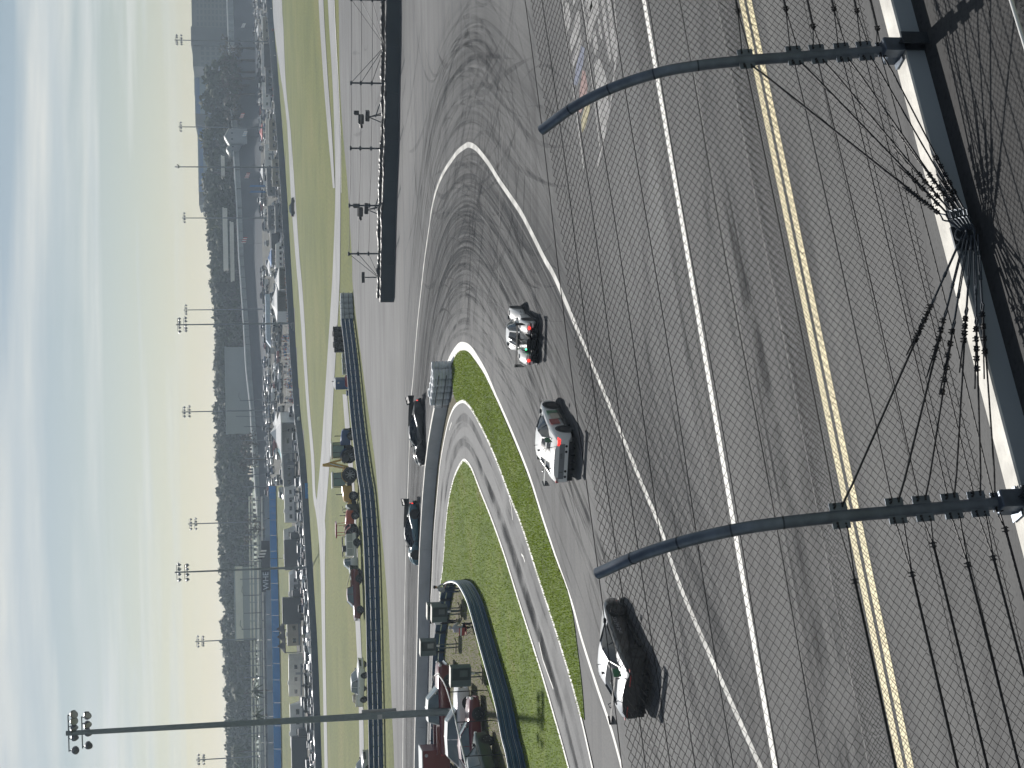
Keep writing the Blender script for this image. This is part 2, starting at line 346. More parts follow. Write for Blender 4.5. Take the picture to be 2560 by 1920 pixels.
line('white_line',ro,.2,'white_line',.05); line('white_line',ri,.2,'white_line',.066)
line('seam_line',[G(1157,1006),G(1163,1060),G(1166,1154)],.06,'seam',.043)
# paddock of the marshals inside the blue rail
slab('dirt_paddock',[(1127,1462),(1150,1470),(1168,1515),(1182,1554),(1196,1613),(1212,1681),(1230,1749),(1262,1829),(1290,1914),(1370,2250),(1098,2250),(1100,1920),(1106,1750),(1112,1620),(1122,1490)],.075,'dirt',.02)
# access roads in the infield
def strip(name,pa,pb,m,z):
    b=MB(); b.fill([(q.x,q.y,z) for q in GP(pa,0,3)]+[(q.x,q.y,z) for q in GP(pb[::-1],0,3)]); return tag(b.build(name,m),kind='structure')
strip('access_road',[(676,-250),(682,0),(686,69),(700,177),(710.6,247),(719,328),(728,494),(739,640),(749,754),(765,986),(778,1140),(783,1240),(793,1301),(801,1404),(806,1609),(812,1920),(818,2250)],
      [(700,-250),(705,0),(709,69),(713,177),(718,247),(727,328),(739,494),(749,640),(759,754),(772,986),(786,1140),(790,1240),(813,1303),(813,1404),(814,1609),(820,1920),(826,2250)],'concrete_road',.05)
strip('access_road',[(812,-250),(820,0),(832,208),(837,347),(839,482),(834,640),(828,754),(813,986),(803,1140),(792,1262),(798,1300)],
      [(828,-250),(836,0),(845.6,208),(851,347),(852,482),(851,640),(847.5,754),(834,986),(826,1140),(816,1262),(813,1300)],'concrete_road',.04)
strip('access_road',[(790,-250),(797,0),(809,193),(820,328),(833,470)],[(802,-250),(809,0),(820,193),(830,328),(838,470)],'concrete_road',.045)
strip('access_road',[(857,986),(864,1082),(876,1240),(888,1535),(896,1700),(900,1920),(904,2200)],[(868,986),(876,1082),(888,1240),(900,1535),(907,1700),(911,1920),(915,2200)],'concrete_road',.03)
line('white_line',[G(834,-60),G(839,60),G(847,208),G(853,347),G(854,482)],.5,'white_line',.055)
# rubber laid on the racing line: many long faint strips
m=bpy.data.materials.new('rubber_marks'); m.use_nodes=True; t=m.node_tree; MAT['rubber_marks']=m
pb=t.nodes['Principled BSDF']; pb.inputs['Base Color'].default_value=(.028,.03,.034,1); pb.inputs['Roughness'].default_value=.95; pb.inputs['Specular IOR Level'].default_value=.05
tc=nd(t,'ShaderNodeTexCoord'); nz=nd(t,'ShaderNodeTexNoise'); nz.inputs['Scale'].default_value=.5; nz.inputs['Detail'].default_value=5; t.links.new(tc.outputs['Object'],nz.inputs['Vector'])
mr=nd(t,'ShaderNodeMapRange'); mr.inputs['From Min'].default_value=.35; mr.inputs['From Max'].default_value=.7; mr.inputs['To Min'].default_value=.02; mr.inputs['To Max'].default_value=.22; t.links.new(nz.outputs['Fac'],mr.inputs['Value']); t.links.new(mr.outputs[0],pb.inputs['Alpha'])
def resample(P,n):
    P=[Vector((p.x,p.y,0)) for p in P]; d=[0]
    for i in range(len(P)-1): d.append(d[-1]+(P[i+1]-P[i]).length)
    s=np.linspace(0,d[-1],n); return np.stack([np.interp(s,d,[p[k] for p in P]) for k in (0,1)],1)
NS=120
tipo=min(range(len(outer)),key=lambda i:(outer[i]-G(1174,362)).length); tipi=min(range(len(inner)),key=lambda i:(inner[i]-G(1155,868)).length)
inner2=inner+[G(1100,985),G(1088,1040),G(1076,1150),G(1062,1300),G(1056,1446),G(1050,1644),G(1047,1920),G(1045,2250)]
Oc=np.concatenate([resample(outer[:tipo+1],NS//2),resample(outer[tipo:],NS//2+1)[1:]]); Ic=np.concatenate([resample(inner2[:tipi+1],NS//2),resample(inner2[tipi:],NS//2+1)[1:]])

def gsm(A,sg):
    k=np.exp(-.5*(np.arange(-3*sg,3*sg+1)/sg)**2); k/=k.sum(); P_=np.pad(A,((3*sg,3*sg),(0,0)),mode='reflect',reflect_type='odd'); return np.stack([np.convolve(P_[:,i],k,'valid') for i in (0,1)],1)
Oc=gsm(Oc,4); Ic=gsm(Ic,3)
# one thin sheet of laid rubber whose streaks follow the turn
us=np.linspace(.0,2.1,43); b=MB(); uvs=[]; env=[]
for i in range(NS):
    v=i/(NS-1)
    for u in us:
        p=Ic[i]*(1-u)+Oc[i]*u; b.v.append((p[0],p[1],.0132)); uvs.append((v,u))
        uc=1.2-.55*min(1,v/.5) if v<.5 else .65-.1*(v-.5)
        e=.16+.66*math.exp(-((u-uc)/.30)**2)+.55*math.exp(-((v-.5)/.17)**2)*math.exp(-((u-1.25)/.7)**2)+.35*math.exp(-((u-.45)/.2)**2)*(v>.5)
        e*=min(1,max(0,(2.05-u)/.5))*min(1,max(0,u/.12)); nn=p[0]*NV.x+p[1]*NV.y; e*=min(1,max(0,(nn-N_L-.4)/2.5)); env.append(min(1,e))
nu=len(us)
for i in range(NS-1):
    for j in range(nu-1): b.f.append([i*nu+j,i*nu+nu+j,i*nu+nu+j+1,i*nu+j+1]); b.m.append(0)
m=bpy.data.materials.new('laid_rubber'); m.use_nodes=True; t=m.node_tree; MAT['laid_rubber']=m; pb=t.nodes['Principled BSDF']; pb.inputs['Base Color'].default_value=(.03,.033,.037,1); pb.inputs['Roughness'].default_value=.95; pb.inputs['Specular IOR Level'].default_value=.05
at=nd(t,'ShaderNodeAttribute'); at.attribute_name='lay'; ae=nd(t,'ShaderNodeAttribute'); ae.attribute_name='amount'
def stn(sc,det,dist):
    mp=nd(t,'ShaderNodeMapping'); mp.inputs['Scale'].default_value=sc; t.links.new(at.outputs['Vector'],mp.inputs[0]); n=nd(t,'ShaderNodeTexNoise'); n.inputs['Scale'].default_value=1.; n.inputs['Detail'].default_value=det; n.inputs['Roughness'].default_value=.6; n.inputs['Distortion'].default_value=dist; t.links.new(mp.outputs[0],n.inputs['Vector']); return n.outputs['Fac']
r1=ramp(t,stn((4.5,60,1),8,.02),[(.36,(0,0,0)),(.58,(1,1,1))]); r2=ramp(t,stn((3,6,1),4,.1),[(.32,(.25,.25,.25)),(.6,(1,1,1))])
m1=nd(t,'ShaderNodeMath',operation='MULTIPLY'); t.links.new(r1.outputs[0],m1.inputs[0]); t.links.new(r2.outputs[0],m1.inputs[1])
m2=nd(t,'ShaderNodeMath',operation='MULTIPLY'); t.links.new(m1.outputs[0],m2.inputs[0]); t.links.new(ae.outputs['Fac'],m2.inputs[1])
m3=nd(t,'ShaderNodeMath',operation='MULTIPLY_ADD'); t.links.new(ae.outputs['Fac'],m3.inputs[0]); m3.inputs[1].default_value=.12; 
m4=nd(t,'ShaderNodeMath',operation='MULTIPLY'); t.links.new(m2.outputs[0],m4.inputs[0]); m4.inputs[1].default_value=.5; t.links.new(m4.outputs[0],m3.inputs[2]); t.links.new(m3.outputs[0],pb.inputs['Alpha'])
ob=b.build('laid_rubber','laid_rubber',RT); tag(ob,'dark rubber laid by tyres around the hairpin',kind='stuff')
la=ob.data.attributes.new('lay','FLOAT_VECTOR','POINT'); la.data.foreach_set('vector',np.array([(x,y,0) for x,y in uvs],dtype=np.float32).ravel())
aa=ob.data.attributes.new('amount','FLOAT','POINT'); aa.data.foreach_set('value',np.array(env,dtype=np.float32))
b=MB(); zi=0
for q in range(150):
    if q<100: u0=random.betavariate(1.6,1.6); c0=random.randint(0,NS-30); ln=random.randint(18,60); w=random.uniform(.1,.28)
    else: u0=random.uniform(.85,1.6); c0=random.randint(30,66); ln=random.randint(10,34); w=random.uniform(.12,.3)
    du=random.gauss(0,.2); bow=random.gauss(0,.14); c1=min(NS-1,c0+ln)
    if c1-c0<6: continue
    P=[]
    for i in range(c0,c1+1):
        f=(i-c0)/(c1-c0); u=u0+du*(f-.5)+bow*(4*f*(1-f)); p=Ic[i]*(1-u)+Oc[i]*u; P.append(Vector((p[0],p[1],0)))
    P=smooth_path(P,2); K=len(P)
    for off in ((0,) if q%3 else (-.8,.8)):      # often a pair of wheel tracks
        Q=[p+n*off for p,n in zip(P,[Vector((-(P[min(i+1,K-1)]-P[max(i-1,0)]).normalized().y,(P[min(i+1,K-1)]-P[max(i-1,0)]).normalized().x,0)) for i in range(K)])]
        b.ribbon(Q,[w*min(1,3*min(i,K-1-i)/K+.02) for i in range(K)],.0142+zi*.000012); zi+=1
for q in range(90):       # run-off scrubs beyond the apex
    x0=random.uniform(900,1330); y0=random.uniform(-120,400); p=G(x0,y0); an=random.gauss(2.3,.55); cur=random.gauss(.0,.05); P=[p]
    for i in range(random.randint(8,26)): an+=cur; P.append(P[-1]+Vector((math.cos(an),math.sin(an),0))*1.1)
    if any(p.dot(NV)<N_B for p in P): continue
    K=len(P); w=random.uniform(.12,.45); b.ribbon(P,[w*min(1,3*min(i,K-1-i)/K+.02) for i in range(K)],.0142+zi*.000012); zi+=1
for q in range(60):       # lanes beside the yellow line
    n=random.uniform(N_B+2.5,N_L+7); c=random.uniform(-15,25); l=random.uniform(8,30); w=random.choice((.15,.2,.25,.3,.6)); dn=random.gauss(0,.8)
    P=[T(c+l*f,n+dn*f) for f in np.linspace(-.5,.5,14)]; b.ribbon(P,[w*min(1,3*min(i,13-i)/14+.02) for i in range(14)],.0142+zi*.000012); zi+=1
tag(b.build('tyre_marks','rubber_marks',RT),'dark tyre rubber streaks laid along the hairpin',kind='stuff')
b=MB(); zi=0
Ro=np.concatenate([resample(ro[:48],60),resample(ro[48:],60)]); Ri=np.concatenate([resample(ri[:60][::1],60),resample(ri[60:],60)])[::-1]
for q in range(16):
    u0=random.choice((.3,.68))+random.gauss(0,.05); c0=random.randint(0,80); c1=min(119,c0+random.randint(25,60)); P=[]
    for i in range(c0,c1,1): p=Ro[i]*(1-u0)+Ri[i]*u0; P.append(Vector((p[0],p[1],0)))
    K=len(P)
    if K<5: continue
    w=random.uniform(.5,1.0); b.ribbon(P,[w*min(1,3*min(i,K-1-i)/K+.02) for i in range(K)],.0362+zi*.00002); zi+=1
tag(b.build('tyre_marks','rubber_marks',SR),'dark wheel lanes worn along the inner service road',kind='stuff')
for px in ([(1131,1056),(1128,1065),(1125,1075)],[(1276,1248),(1281,1266),(1284,1300)],[(1306,1385),(1311,1392),(1315,1405)],[(1350,1605),(1360,1650),(1386,1722)]):
    line('lane_mark',[G(*q) for q in px],.1,'white_line',.052)
# turf blades so the islands are not a smooth sheet
mat('grass_blade',(.12,.16,.02),.8,var=.45,scale=.8,spec=.15)
_g=MAT['grass_blade'].node_tree; _tr=nd(_g,'ShaderNodeBsdfTranslucent'); _tr.inputs[0].default_value=(.16,.22,.015,1); _mx=nd(_g,'ShaderNodeMixShader'); _mx.inputs[0].default_value=.5; _g.links.new(_g.nodes['Principled BSDF'].outputs[0],_mx.inputs[1]); _g.links.new(_tr.outputs[0],_mx.inputs[2]); _g.links.new(_mx.outputs[0],_g.nodes['Material Output'].inputs[0])
def inside(px,py,poly):
    c=np.zeros(len(px),bool); n=len(poly)
    for i in range(n):
        x1,y1=poly[i];x2,y2=poly[i-1]
        c^=((y1>py)!=(y2>py))&(px<(x2-x1)*(py-y1)/(y2-y1+1e-12)+x1)
    return c
def turf(name,px,num,label,z0,par):
    P=[(p.x,p.y) for p in GP(px,0,3)]; P=[p for p in P if p[1]>55]
    xs=[p[0] for p in P]; ys=[p[1] for p in P]
    x=RNG.uniform(min(xs),max(xs),num*4); y=RNG.uniform(min(ys),max(ys),num*4); ok=inside(x,y,P); x=x[ok][:num]; y=y[ok][:num]; k=len(x)
    h=RNG.uniform(.03,.11,k); a=RNG.uniform(0,6.28,k); w=RNG.uniform(.01,.028,k); lx=RNG.normal(0,.03,k); ly=RNG.normal(0,.03,k)
    V=np.zeros((k,3,3)); V[:,0]=np.stack([x-w*np.cos(a),y-w*np.sin(a),np.full(k,z0)],1); V[:,1]=np.stack([x+w*np.cos(a),y+w*np.sin(a),np.full(k,z0)],1); V[:,2]=np.stack([x+lx,y+ly,z0+h],1)
    me=bpy.data.meshes.new(name); me.vertices.add(3*k); me.vertices.foreach_set('co',V.ravel()); me.loops.add(3*k); me.loops.foreach_set('vertex_index',np.arange(3*k,dtype=np.int32)); me.polygons.add(k); me.polygons.foreach_set('loop_start',np.arange(0,3*k,3,dtype=np.int32)); me.update(); me.validate()
    me.materials.append(MAT['grass_blade']); o=bpy.data.objects.new(name,me); COL.objects.link(o); o.parent=par; tag(o,label,kind='stuff')
turf('grass',ISL1,22000,'green turf of the strip island inside the hairpin',.044,GI1)
turf('grass',ROAD_I,60000,'green turf of the island enclosed by the service road',.059,GI2)
# ------------------------------------------------------------ near wall, walkway and catch fence
mat('galv',(.13,.155,.19),.42,.55,var=.22,scale=6,bump=.12,bscale=60); mat('galv_dark',(.045,.055,.068),.45,.55,var=.25,scale=9)
mat('cable',(.018,.018,.02),.55,.2,var=.25,scale=30); mat('wire',(.012,.012,.013),.6,0.,var=.2,scale=5,spec=.3); mat('bolt',(.02,.02,.022),.5,.4)
mat('white_pipe',(.7,.7,.68),.4,var=.06)
wall=empty('concrete_wall',T(5,14.1,ZW),AANG,'white topped concrete wall carrying the catch fence above the banking','wall')
def TL(t,n,z,root): return Vector((t,n,z))-Vector((5,14.1,ZW))
t=-18.9
while t<30:
    L_=6.1; b=MB(); b.mi=0
    c=TL(t+L_/2,(N_WF+N_WR)/2,ZW-.65,0); x,y,z=L_/2-.006,(N_WF-N_WR)/2,.65
    # top with softened edges: top faces white paint, sides grey
    e=.02
    sec=lambda X:[(X,-y,-z),(X,y,-z),(X,y,z-e),(X,y-e,z),(X,-y+e,z),(X,-y,z-e)]
    b.loft([[Vector(p)+c for p in sec(-x)],[Vector(p)+c for p in sec(x)]])
    me=['grey_wall','white_concrete']
    o=b.build('wall_panel',me,wall)
    for p in o.data.polygons:
        p.material_index=1 if p.normal.z>.5 else 0
    t+=L_
b=MB(); b.add([T(-25,N_WR+.02,ZW-.26),T(40,N_WR+.02,ZW-.26),T(40,8.6,ZW-.26),T(-25,8.6,ZW-.26),T(-25,N_WR+.02,-.1),T(40,N_WR+.02,-.1),T(40,8.6,-.1),T(-25,8.6,-.1)],[(0,3,2,1),(4,5,6,7),(2,3,7,6),(0,1,5,4),(1,2,6,5),(3,0,4,7)])
tag(b.build('walkway','asphalt_walk'),kind='structure')
# the walkway is cracked: thin dark joint lines
mat('joint',(.012,.012,.014),.8)
b=MB()
for n0,w in ((12.35,.02),(11.1,.018)):
    b.ribbon([T(t,n0+.05*math.sin(t*1.3)+.03*math.sin(t*3.1)) for t in np.linspace(-5,25,70)],w,ZW-.256)
tag(b.build('joint_line','joint'),kind='structure')
PROF=[(14.05,4.75),(14.15,5.5),(14.27,6.4),(14.40,7.05),(14.55,7.5),(14.85,8.0),(15.25,8.42),(15.75,8.76)]
PROF=[Vector((p[0],p[1]+ZW-4.5,0)) for p in PROF]
PS=smooth_path(PROF,6); PL=[0]
for i in range(len(PS)-1): PL.append(PL[-1]+(PS[i+1]-PS[i]).length)
PSn=[p.x for p in PS]; PSz=[p.y for p in PS]
def prof_s(s): return float(np.interp(s,PL,PSn)),float(np.interp(s,PL,PSz))
def prof_z(z): return float(np.interp(z,PSz,PSn))
POSTS=[-.5,5.56,11.62,17.68]
LEV=[z+ZW-4.5 for z in (6.44,5.84,5.55,5.24,4.96,4.76)]
def L3(t,n,z): return Vector((t,n,z))       # local frame of fence things: X=t, Y=n
def froot(name,t,label,cat,group=None):
    # empties whose local X/Y are the track axes
    return empty(name,T(t,14.05,ZW),AANG,label,cat,group)
def LT(t0,t,n,z): return Vector((t-t0,n-14.05,z-ZW))
plab={-.5:'curved steel catch fence post outside the picture beyond the bottom edge',5.56:'curved steel catch fence post beside the nearest black and silver car',
      11.62:'curved steel catch fence post standing over the painted track logo',17.68:'curved steel catch fence post outside the picture beyond the top edge'}
_b=MB(); _b.tube([(0,0,0),(0,.025,0)],.0125,6); BM=_b.mesh('bolt','bolt')
for t0 in POSTS:
    r=froot('fence_post',t0,plab[t0],'fence post','catch fence posts')
    b=MB(); b.tube([LT(t0,t0,p.x,p.y) for p in PS],.068,14); b.build('pipe','galv',r,smooth=50)
    for s in (PL[-1]*.62,PL[-1]*.75,PL[-1]*.88,PL[-1]*.5):
        n,z=prof_s(s); n2,z2=prof_s(s+.02); b=MB(); b.tube([LT(t0,t0,n,z),LT(t0,t0,n2,z2)],.0715,14); b.build('pipe_band','galv_dark',r,smooth=50)
    for k,z in enumerate(LEV):
        n=prof_z(z); b=MB(); h=.19 if k<5 else .11; w=.29 if k<5 else .22
        sl=(prof_z(z+.1)-prof_z(z-.1))/.2
        R=Matrix.Rotation(-math.atan(sl),3,'X')
        b.box(LT(t0,t0,n-.03,z),(w,.014,h),M=R); o=b.build('cable_bracket','galv',r)
        for sx in (-1,1):
            for dx,dz in ((.088,.045),(.125,.045),(.098,-.045),(.135,-.045)):
                q=bpy.data.objects.new('bolt',BM); COL.objects.link(q); q.parent=o; q.location=LT(t0,t0+sx*dx*w/.29,n-.05,z+dz*h/.19)
    # foot: saddle over the wall and the channel behind it
    b=MB(); b.cbox(LT(t0,t0,14.08,ZW+.09),(.15,.30,.18),.015); b.cbox(LT(t0,t0,13.97,ZW+.13),(.20,.16,.26),.01); b.build('base_bracket','galv',r)
    b=MB(); zc=ZW-.12; 
    b.box(LT(t0,t0,13.84,zc),(.012,.13,.40)); b.box(LT(t0,t0,13.775,zc),(.17,.014,.40)); b.box(LT(t0,t0,13.905,zc),(.17,.014,.40)); b.build('base_beam','galv_dark',r)
    b=MB(); b.box(LT(t0,t0,14.10,ZW+.02),(.34,.22,.016)); b.build('foot_plate','galv',r)
# cables
clampmesh=None
def clamp_mesh(s=1.):
    b=MB(); b.box((0,0,0),(.055*s,.034*s,.03*s)); 
    for dx in (-.016,.016): b.tube([(dx*s,.0,-.03*s),(dx*s,.005*s,.035*s)],.006*s,5); b.tube([(dx*s,-.03*s,-.012*s),(dx*s,.03*s,-.012*s)],.0075*s,5)
    return b.mesh('clamp','bolt')
CM=clamp_mesh()
def put(me,name,parent,p,d,roll=0.,s=1.):
    o=bpy.data.objects.new(name,me); COL.objects.link(o); o.parent=parent; o.location=p; o.rotation_mode='QUATERNION'
    o.rotation_quaternion=Vector(d).to_track_quat('X','Z')@Matrix.Rotation(roll,4,'X').to_quaternion(); o.scale=(s,s,s); return o
cab=froot('catch_fence_cables',0,'dark steel restraining cables strung between the curved fence posts','fence cables')
def sag(p,q,amt,k=10):
    return [p.lerp(q,i/k)+Vector((0,0,-amt*4*(i/k)*(1-i/k))) for i in range(k+1)]
TA,TB=5.56,11.62
for k,z in enumerate(LEV):
    n=prof_z(z)-.045
    b=MB(); b.tube(sag(LT(0,TA+.1,n,z+.03),LT(0,TB-.1,n,z+.03),.012+.006*(k%3)),.0078,6); b.build('cable','cable',cab,smooth=50)
    for (ta,sg) in ((TA,-1),(TB,1)):
        dc=(.62,.60,.30,.55,.50,.2)[k]
        c=LT(0,ta+sg*(.12+dc),n-.005,z-.01)
        b=MB(); b.tube([LT(0,ta+sg*.09,n,z+.045),c],.0075,6); b.tube([LT(0,ta+sg*.12,n,z-.05 if k<5 else z),c],.0085,6)
        b.tube(sag(c,LT(0,ta+sg*5.9,n-.01,z-.02),.02),.016,7); b.build('cable','cable',cab,smooth=50)
        put(CM,'clamp',cab,c,(sg,0,0),.4,1.15)
# mesh support wires along the arch
for i,s in enumerate((PL[-1]-.02,PL[-1]*.925,PL[-1]*.855,PL[-1]*.79,PL[-1]*.70,PL[-1]*.60,PL[-1]*.515,PL[-1]*.02)):
    n,z=prof_s(s); b=MB(); b.tube([LT(0,t,n+.075,z+.012*math.sin(t*.9+i)) for t in np.linspace(-2,19,30)],.0052,5); b.build('support_wire','cable',cab,smooth=50)
# anchor in the middle of the bay
AT,AN,AZ=8.45,13.72,ZW-.06
def from_px(x,y,n):
    r=Vector(ray(x,y)); k=(n)/(r.dot(NV)); q=Vector(CPOS)+r*k; return q.dot(AV),q.z
AT,AZ=from_px(2420,575,AN)
anc=froot('cable_anchor',0,'bundle of turnbuckles and clamps anchoring the fence cables behind the wall','cable anchor')
b=MB(); b.box(LT(0,AT,13.90,AZ-.02),(.3,.03,.26)); b.build('anchor_plate','galv_dark',anc)
for dz in (-.05,.05):
    b=MB(); R=.075; b.tube([LT(0,AT+.02*dz,13.80+0*R,AZ+dz)+Vector((R*math.cos(a),R*.8*math.sin(a),.04*math.sin(a))) for a in np.linspace(0,2*math.pi,18,endpoint=False)],.016,7,closed=True); b.build('anchor_ring','galv_dark',anc,smooth=50)
for k,z in enumerate(LEV):
    n=prof_z(z)-.045; A=LT(0,AT+.03,13.78-.006*k,AZ+.05-.03*k)
    # from the post on the far side (t=TB): rope with saddle clamps close to the anchor
    p=LT(0,TB-.11,n,z-.045 if k<5 else z); d=(A-p); Ld=d.length; d=d/Ld; mid=p+d*(Ld-.30)
    b=MB(); b.tube([p,p+d*.3+Vector((0,0,-.012)),mid],.0125 if k<2 else .0105,7)
    tail=p+d*(Ld-.85-.28*((k*5)%4)); off=Vector((0,.01,.032)); b.tube([mid,tail+off],.009,6); b.build('cable','cable',anc,smooth=50)
    for q in range((6,5,4,6,4,5)[k]):
        f=Ld-.36-.1*(k%3)-q*(.085+.03*((k*3)%4)/2); put(CM,'clamp',anc,p+d*f+off*.25,d,random.uniform(-1.2,1.2),1.1)
    b=MB(); e=p+d*(Ld-.22); sd=d.cross(Vector((0,0,1))).normalized(); 
    b.tube([mid-d*.02+sd*.0,mid+d*.05+sd*.045,e+sd*.03,e+d*.05,e-sd*.03,mid+d*.05-sd*.045],.011,6,closed=True); b.build('thimble','galv_dark',anc,smooth=50)
    b=MB(); b.tube([e+d*.02,A],.014,7); b.build('eye_bolt','galv_dark',anc,smooth=50)
    # from the near post (t=TA): turnbuckle, thimble, clamps
    p=LT(0,TA+.11,n,z-.045 if k<5 else z); A=LT(0,AT-.05,13.78-.008*k,AZ+.06-.035*k); d=(A-p); Ld=d.length; d=d/Ld; sd=d.cross(Vector((0,0,1))).normalized()
    t1,t2=Ld-.14-.05*(k%3),Ld-(.55+.12*((k*2)%5)/2)
    b=MB(); 
    for sg in (-1,1): b.tube([p+d*t1,p+d*(t1-.04)+sd*.026*sg,p+d*(t2+.04)+sd*.026*sg,p+d*t2],.0085,6)
    b.tube([p+d*(t1-.02),p+d*(t1+.02)],.02,7); b.tube([p+d*(t2-.03),p+d*(t2+.03)],.02,7); b.build('turnbuckle','galv_dark',anc,smooth=50)
    b=MB(); b.tube([A,p+d*(t1-.05)],.011,6); b.build('eye_bolt','galv_dark',anc,smooth=50); b=MB(); b.tube([p+d*(t2+.08),p+d*(t2-.30)],.0125,6); b.build('eye_bolt','galv_dark',anc,smooth=50)
    ec=p+d*(t2-.36); b=MB(); b.tube([ec+d*.06,ec+sd*.034,ec-d*.08,ec-sd*.034],.011,6,closed=True); b.build('thimble','galv_dark',anc,smooth=50)
    off=Vector((0,.012,.03)); b=MB(); b.tube([p,p+d*.25+Vector((0,0,-.01)),ec-d*.05],.0125 if k<2 else .0105,7); b.tube([ec-d*.05,p+d*(t2-1.12-.06*(k%3))+off],.009,6); b.build('cable','cable',anc,smooth=50)
    for q in range((6,5,6,4,5,4)[k]): put(CM,'clamp',anc,p+d*(t2-.46-q*(.09+.03*((k*7)%3)))+off*.25,d,random.uniform(-1,1),1.15)
# woven wire mesh
def chain(name,t0,t1,s0,s1,off,w,dh,rad,parent,jit=.003,ph=0):
    ns=int((s1-s0)/(dh/2))+1; nt=int((t1-t0)/w); s=s0+np.arange(ns)*dh/2
    n=np.interp(s,PL,PSn); z=np.interp(s,PL,PSz)
    dn=np.gradient(n); dz=np.gradient(z); ln=np.hypot(dn,dz); nx=dz/ln; nzv=-dn/ln      # outward normal (towards the track)
    K=4; V=np.zeros((nt,ns,K,3)); par=(np.arange(ns)+ph)%2
    wob=.018*np.sin(np.linspace(0,9,ns))[None]+.014*np.sin(np.arange(nt)*.11)[:,None]*np.sin(np.linspace(0,3.1,ns))[None]
    tt=t0+(np.arange(nt)[:,None]+np.where((np.arange(nt)[:,None]+par[None])%2==0,0.02,.98))*w
    tt=tt+RNG.normal(0,jit,(nt,ns)); ss=RNG.normal(0,jit,(nt,ns))
    weave=np.where((np.arange(nt)[:,None]+par[None])%2==0,rad*.9,-rad*.9)
    O=off+wob+weave
    cn=n[None]+nx[None]*O+dn[None]/ln*ss; cz=z[None]+nzv[None]*O+dz[None]/ln*ss
    for k in range(K):
        a=math.pi/4+k*math.pi/2; ct,cc=math.cos(a)*rad,math.sin(a)*rad
        V[:,:,k,0]=tt+ct; V[:,:,k,1]=cn+nx[None]*cc-14.05; V[:,:,k,2]=cz+nzv[None]*cc-ZW
    idx=np.arange(nt*ns*K).reshape(nt,ns,K); F=[]
    for k in range(K):
        l=(k+1)%K; F.append(np.stack([idx[:,:-1,k],idx[:,:-1,l],idx[:,1:,l],idx[:,1:,k]],-1).reshape(-1,4))
    F=np.concatenate(F); nf=len(F); me=bpy.data.meshes.new(name); me.vertices.add(nt*ns*K); me.vertices.foreach_set('co',V.ravel())
    me.loops.add(nf*4); me.loops.foreach_set('vertex_index',F.ravel().astype(np.int32)); me.polygons.add(nf); me.polygons.foreach_set('loop_start',np.arange(0,nf*4,4,dtype=np.int32)); me.update(); me.validate()
    me.materials.append(MAT['wire']); o=bpy.data.objects.new(name,me); COL.objects.link(o)
    if parent is not None: o.parent=parent
    o['kind']='stuff'; return o
fen=froot('chain_link_fence',0,'woven wire mesh of the catch fence bending over the track','wire fence')
chain('wire_mesh',1.2,15.8,.04,PL[-1]-.01,.085,.062,.086,.0042,fen)
so=prof_s; s1=np.interp(6.15+ZW-4.5,PSz,PL); s2=np.interp(6.62+ZW-4.5,PSz,PL)
chain('mesh_overlap',1.2,15.8,s1,s2,.105,.062,.086,.0042,fen,jit=.006,ph=1)
# spectator railing at the lower right corner of the photograph
rn=G(2540,40,5.75).dot(NV); rl=froot('railing',0,'white topped pipe railing with dark wire mesh beside the walkway','railing')
b=MB(); b.tube([LT(0,t,rn,5.75) for t in np.linspace(2,22,5)],.021,10); b.build('top_rail','white_pipe',rl,smooth=50)
for t in np.arange(3.1,22,2.4):
    b=MB(); b.tube([LT(0,t,rn-.03,ZW-.26),LT(0,t,rn-.03,5.74)],.024,8); b.build('railing_post','galv_dark',rl,smooth=50)
b=MB()
for i in range(170):
    t=4+i*.07
    for sg in (-1,1): b.tube([LT(0,t+ (0 if sg>0 else .8),rn-.035-.004*sg,ZW-.2),LT(0,t+(.8 if sg>0 else 0),rn-.035-.004*sg,5.70)],.0028,4,cap=False)
o=b.build('railing_mesh','wire',rl); o['kind']='stuff'
# ------------------------------------------------------------ vehicle toolkit
mat('glass_dark',(.012,.016,.02),.08,var=.05,spec=.8); mat('glass_backlit',(.15,.19,.20),.06,var=.15,scale=1.2,spec=.9); mat('glass_green',(.10,.19,.175),.08,var=.1,spec=.8); mat('rubber',(.016,.016,.017),.75,var=.2)  # road vehicle glass: pale base colour stands in for reflected sky and backlight
mat('rim',(.32,.33,.34),.35,.7); mat('rim_dark',(.05,.05,.055),.4,.6); mat('black_plastic',(.014,.015,.017),.5); mat('carbon',(.012,.013,.015),.55,spec=.25)
mat('chrome',(.6,.6,.6),.15,1.); mat('lamp_red',(.45,.015,.012),.3,spec=.6); mat('lamp_red_lit',(1,.03,.02),.3,emit=2.2); mat('lamp_green_lit',(.05,1,.3),.3,emit=5.); mat('lamp_white',(.8,.8,.78),.15,spec=.8)
paint('p_white',(.78,.78,.76)); paint('p_silver',(.42,.43,.45),.3,metal=.25); paint('p_black',(.012,.014,.016)); paint('p_maroon',(.15,.014,.02)); paint('p_red',(.32,.025,.02)); paint('p_grey',(.2,.21,.22))
paint('p_darkgreen',(.02,.045,.035)); paint('p_navy',(.015,.06,.20)); paint('p_orange',(.50,.075,.03)); paint('p_yellow',(.62,.37,.07)); paint('p_green',(.01,.16,.06)); paint('p_bluebody',(.02,.10,.14))
paint('p_tan',(.5,.45,.35)); mat('obj_paint',(1,1,1),.3,var=.05,coat=.5,objcol=True)
mat('cloth_grey',(.42,.42,.44),.9,var=.12,scale=9); mat('skin',(.45,.27,.19),.6); mat('jeans',(.05,.08,.15),.9,var=.2,scale=9); mat('hair',(.02,.016,.013),.7); mat('cloth_dark',(.03,.03,.035),.9)
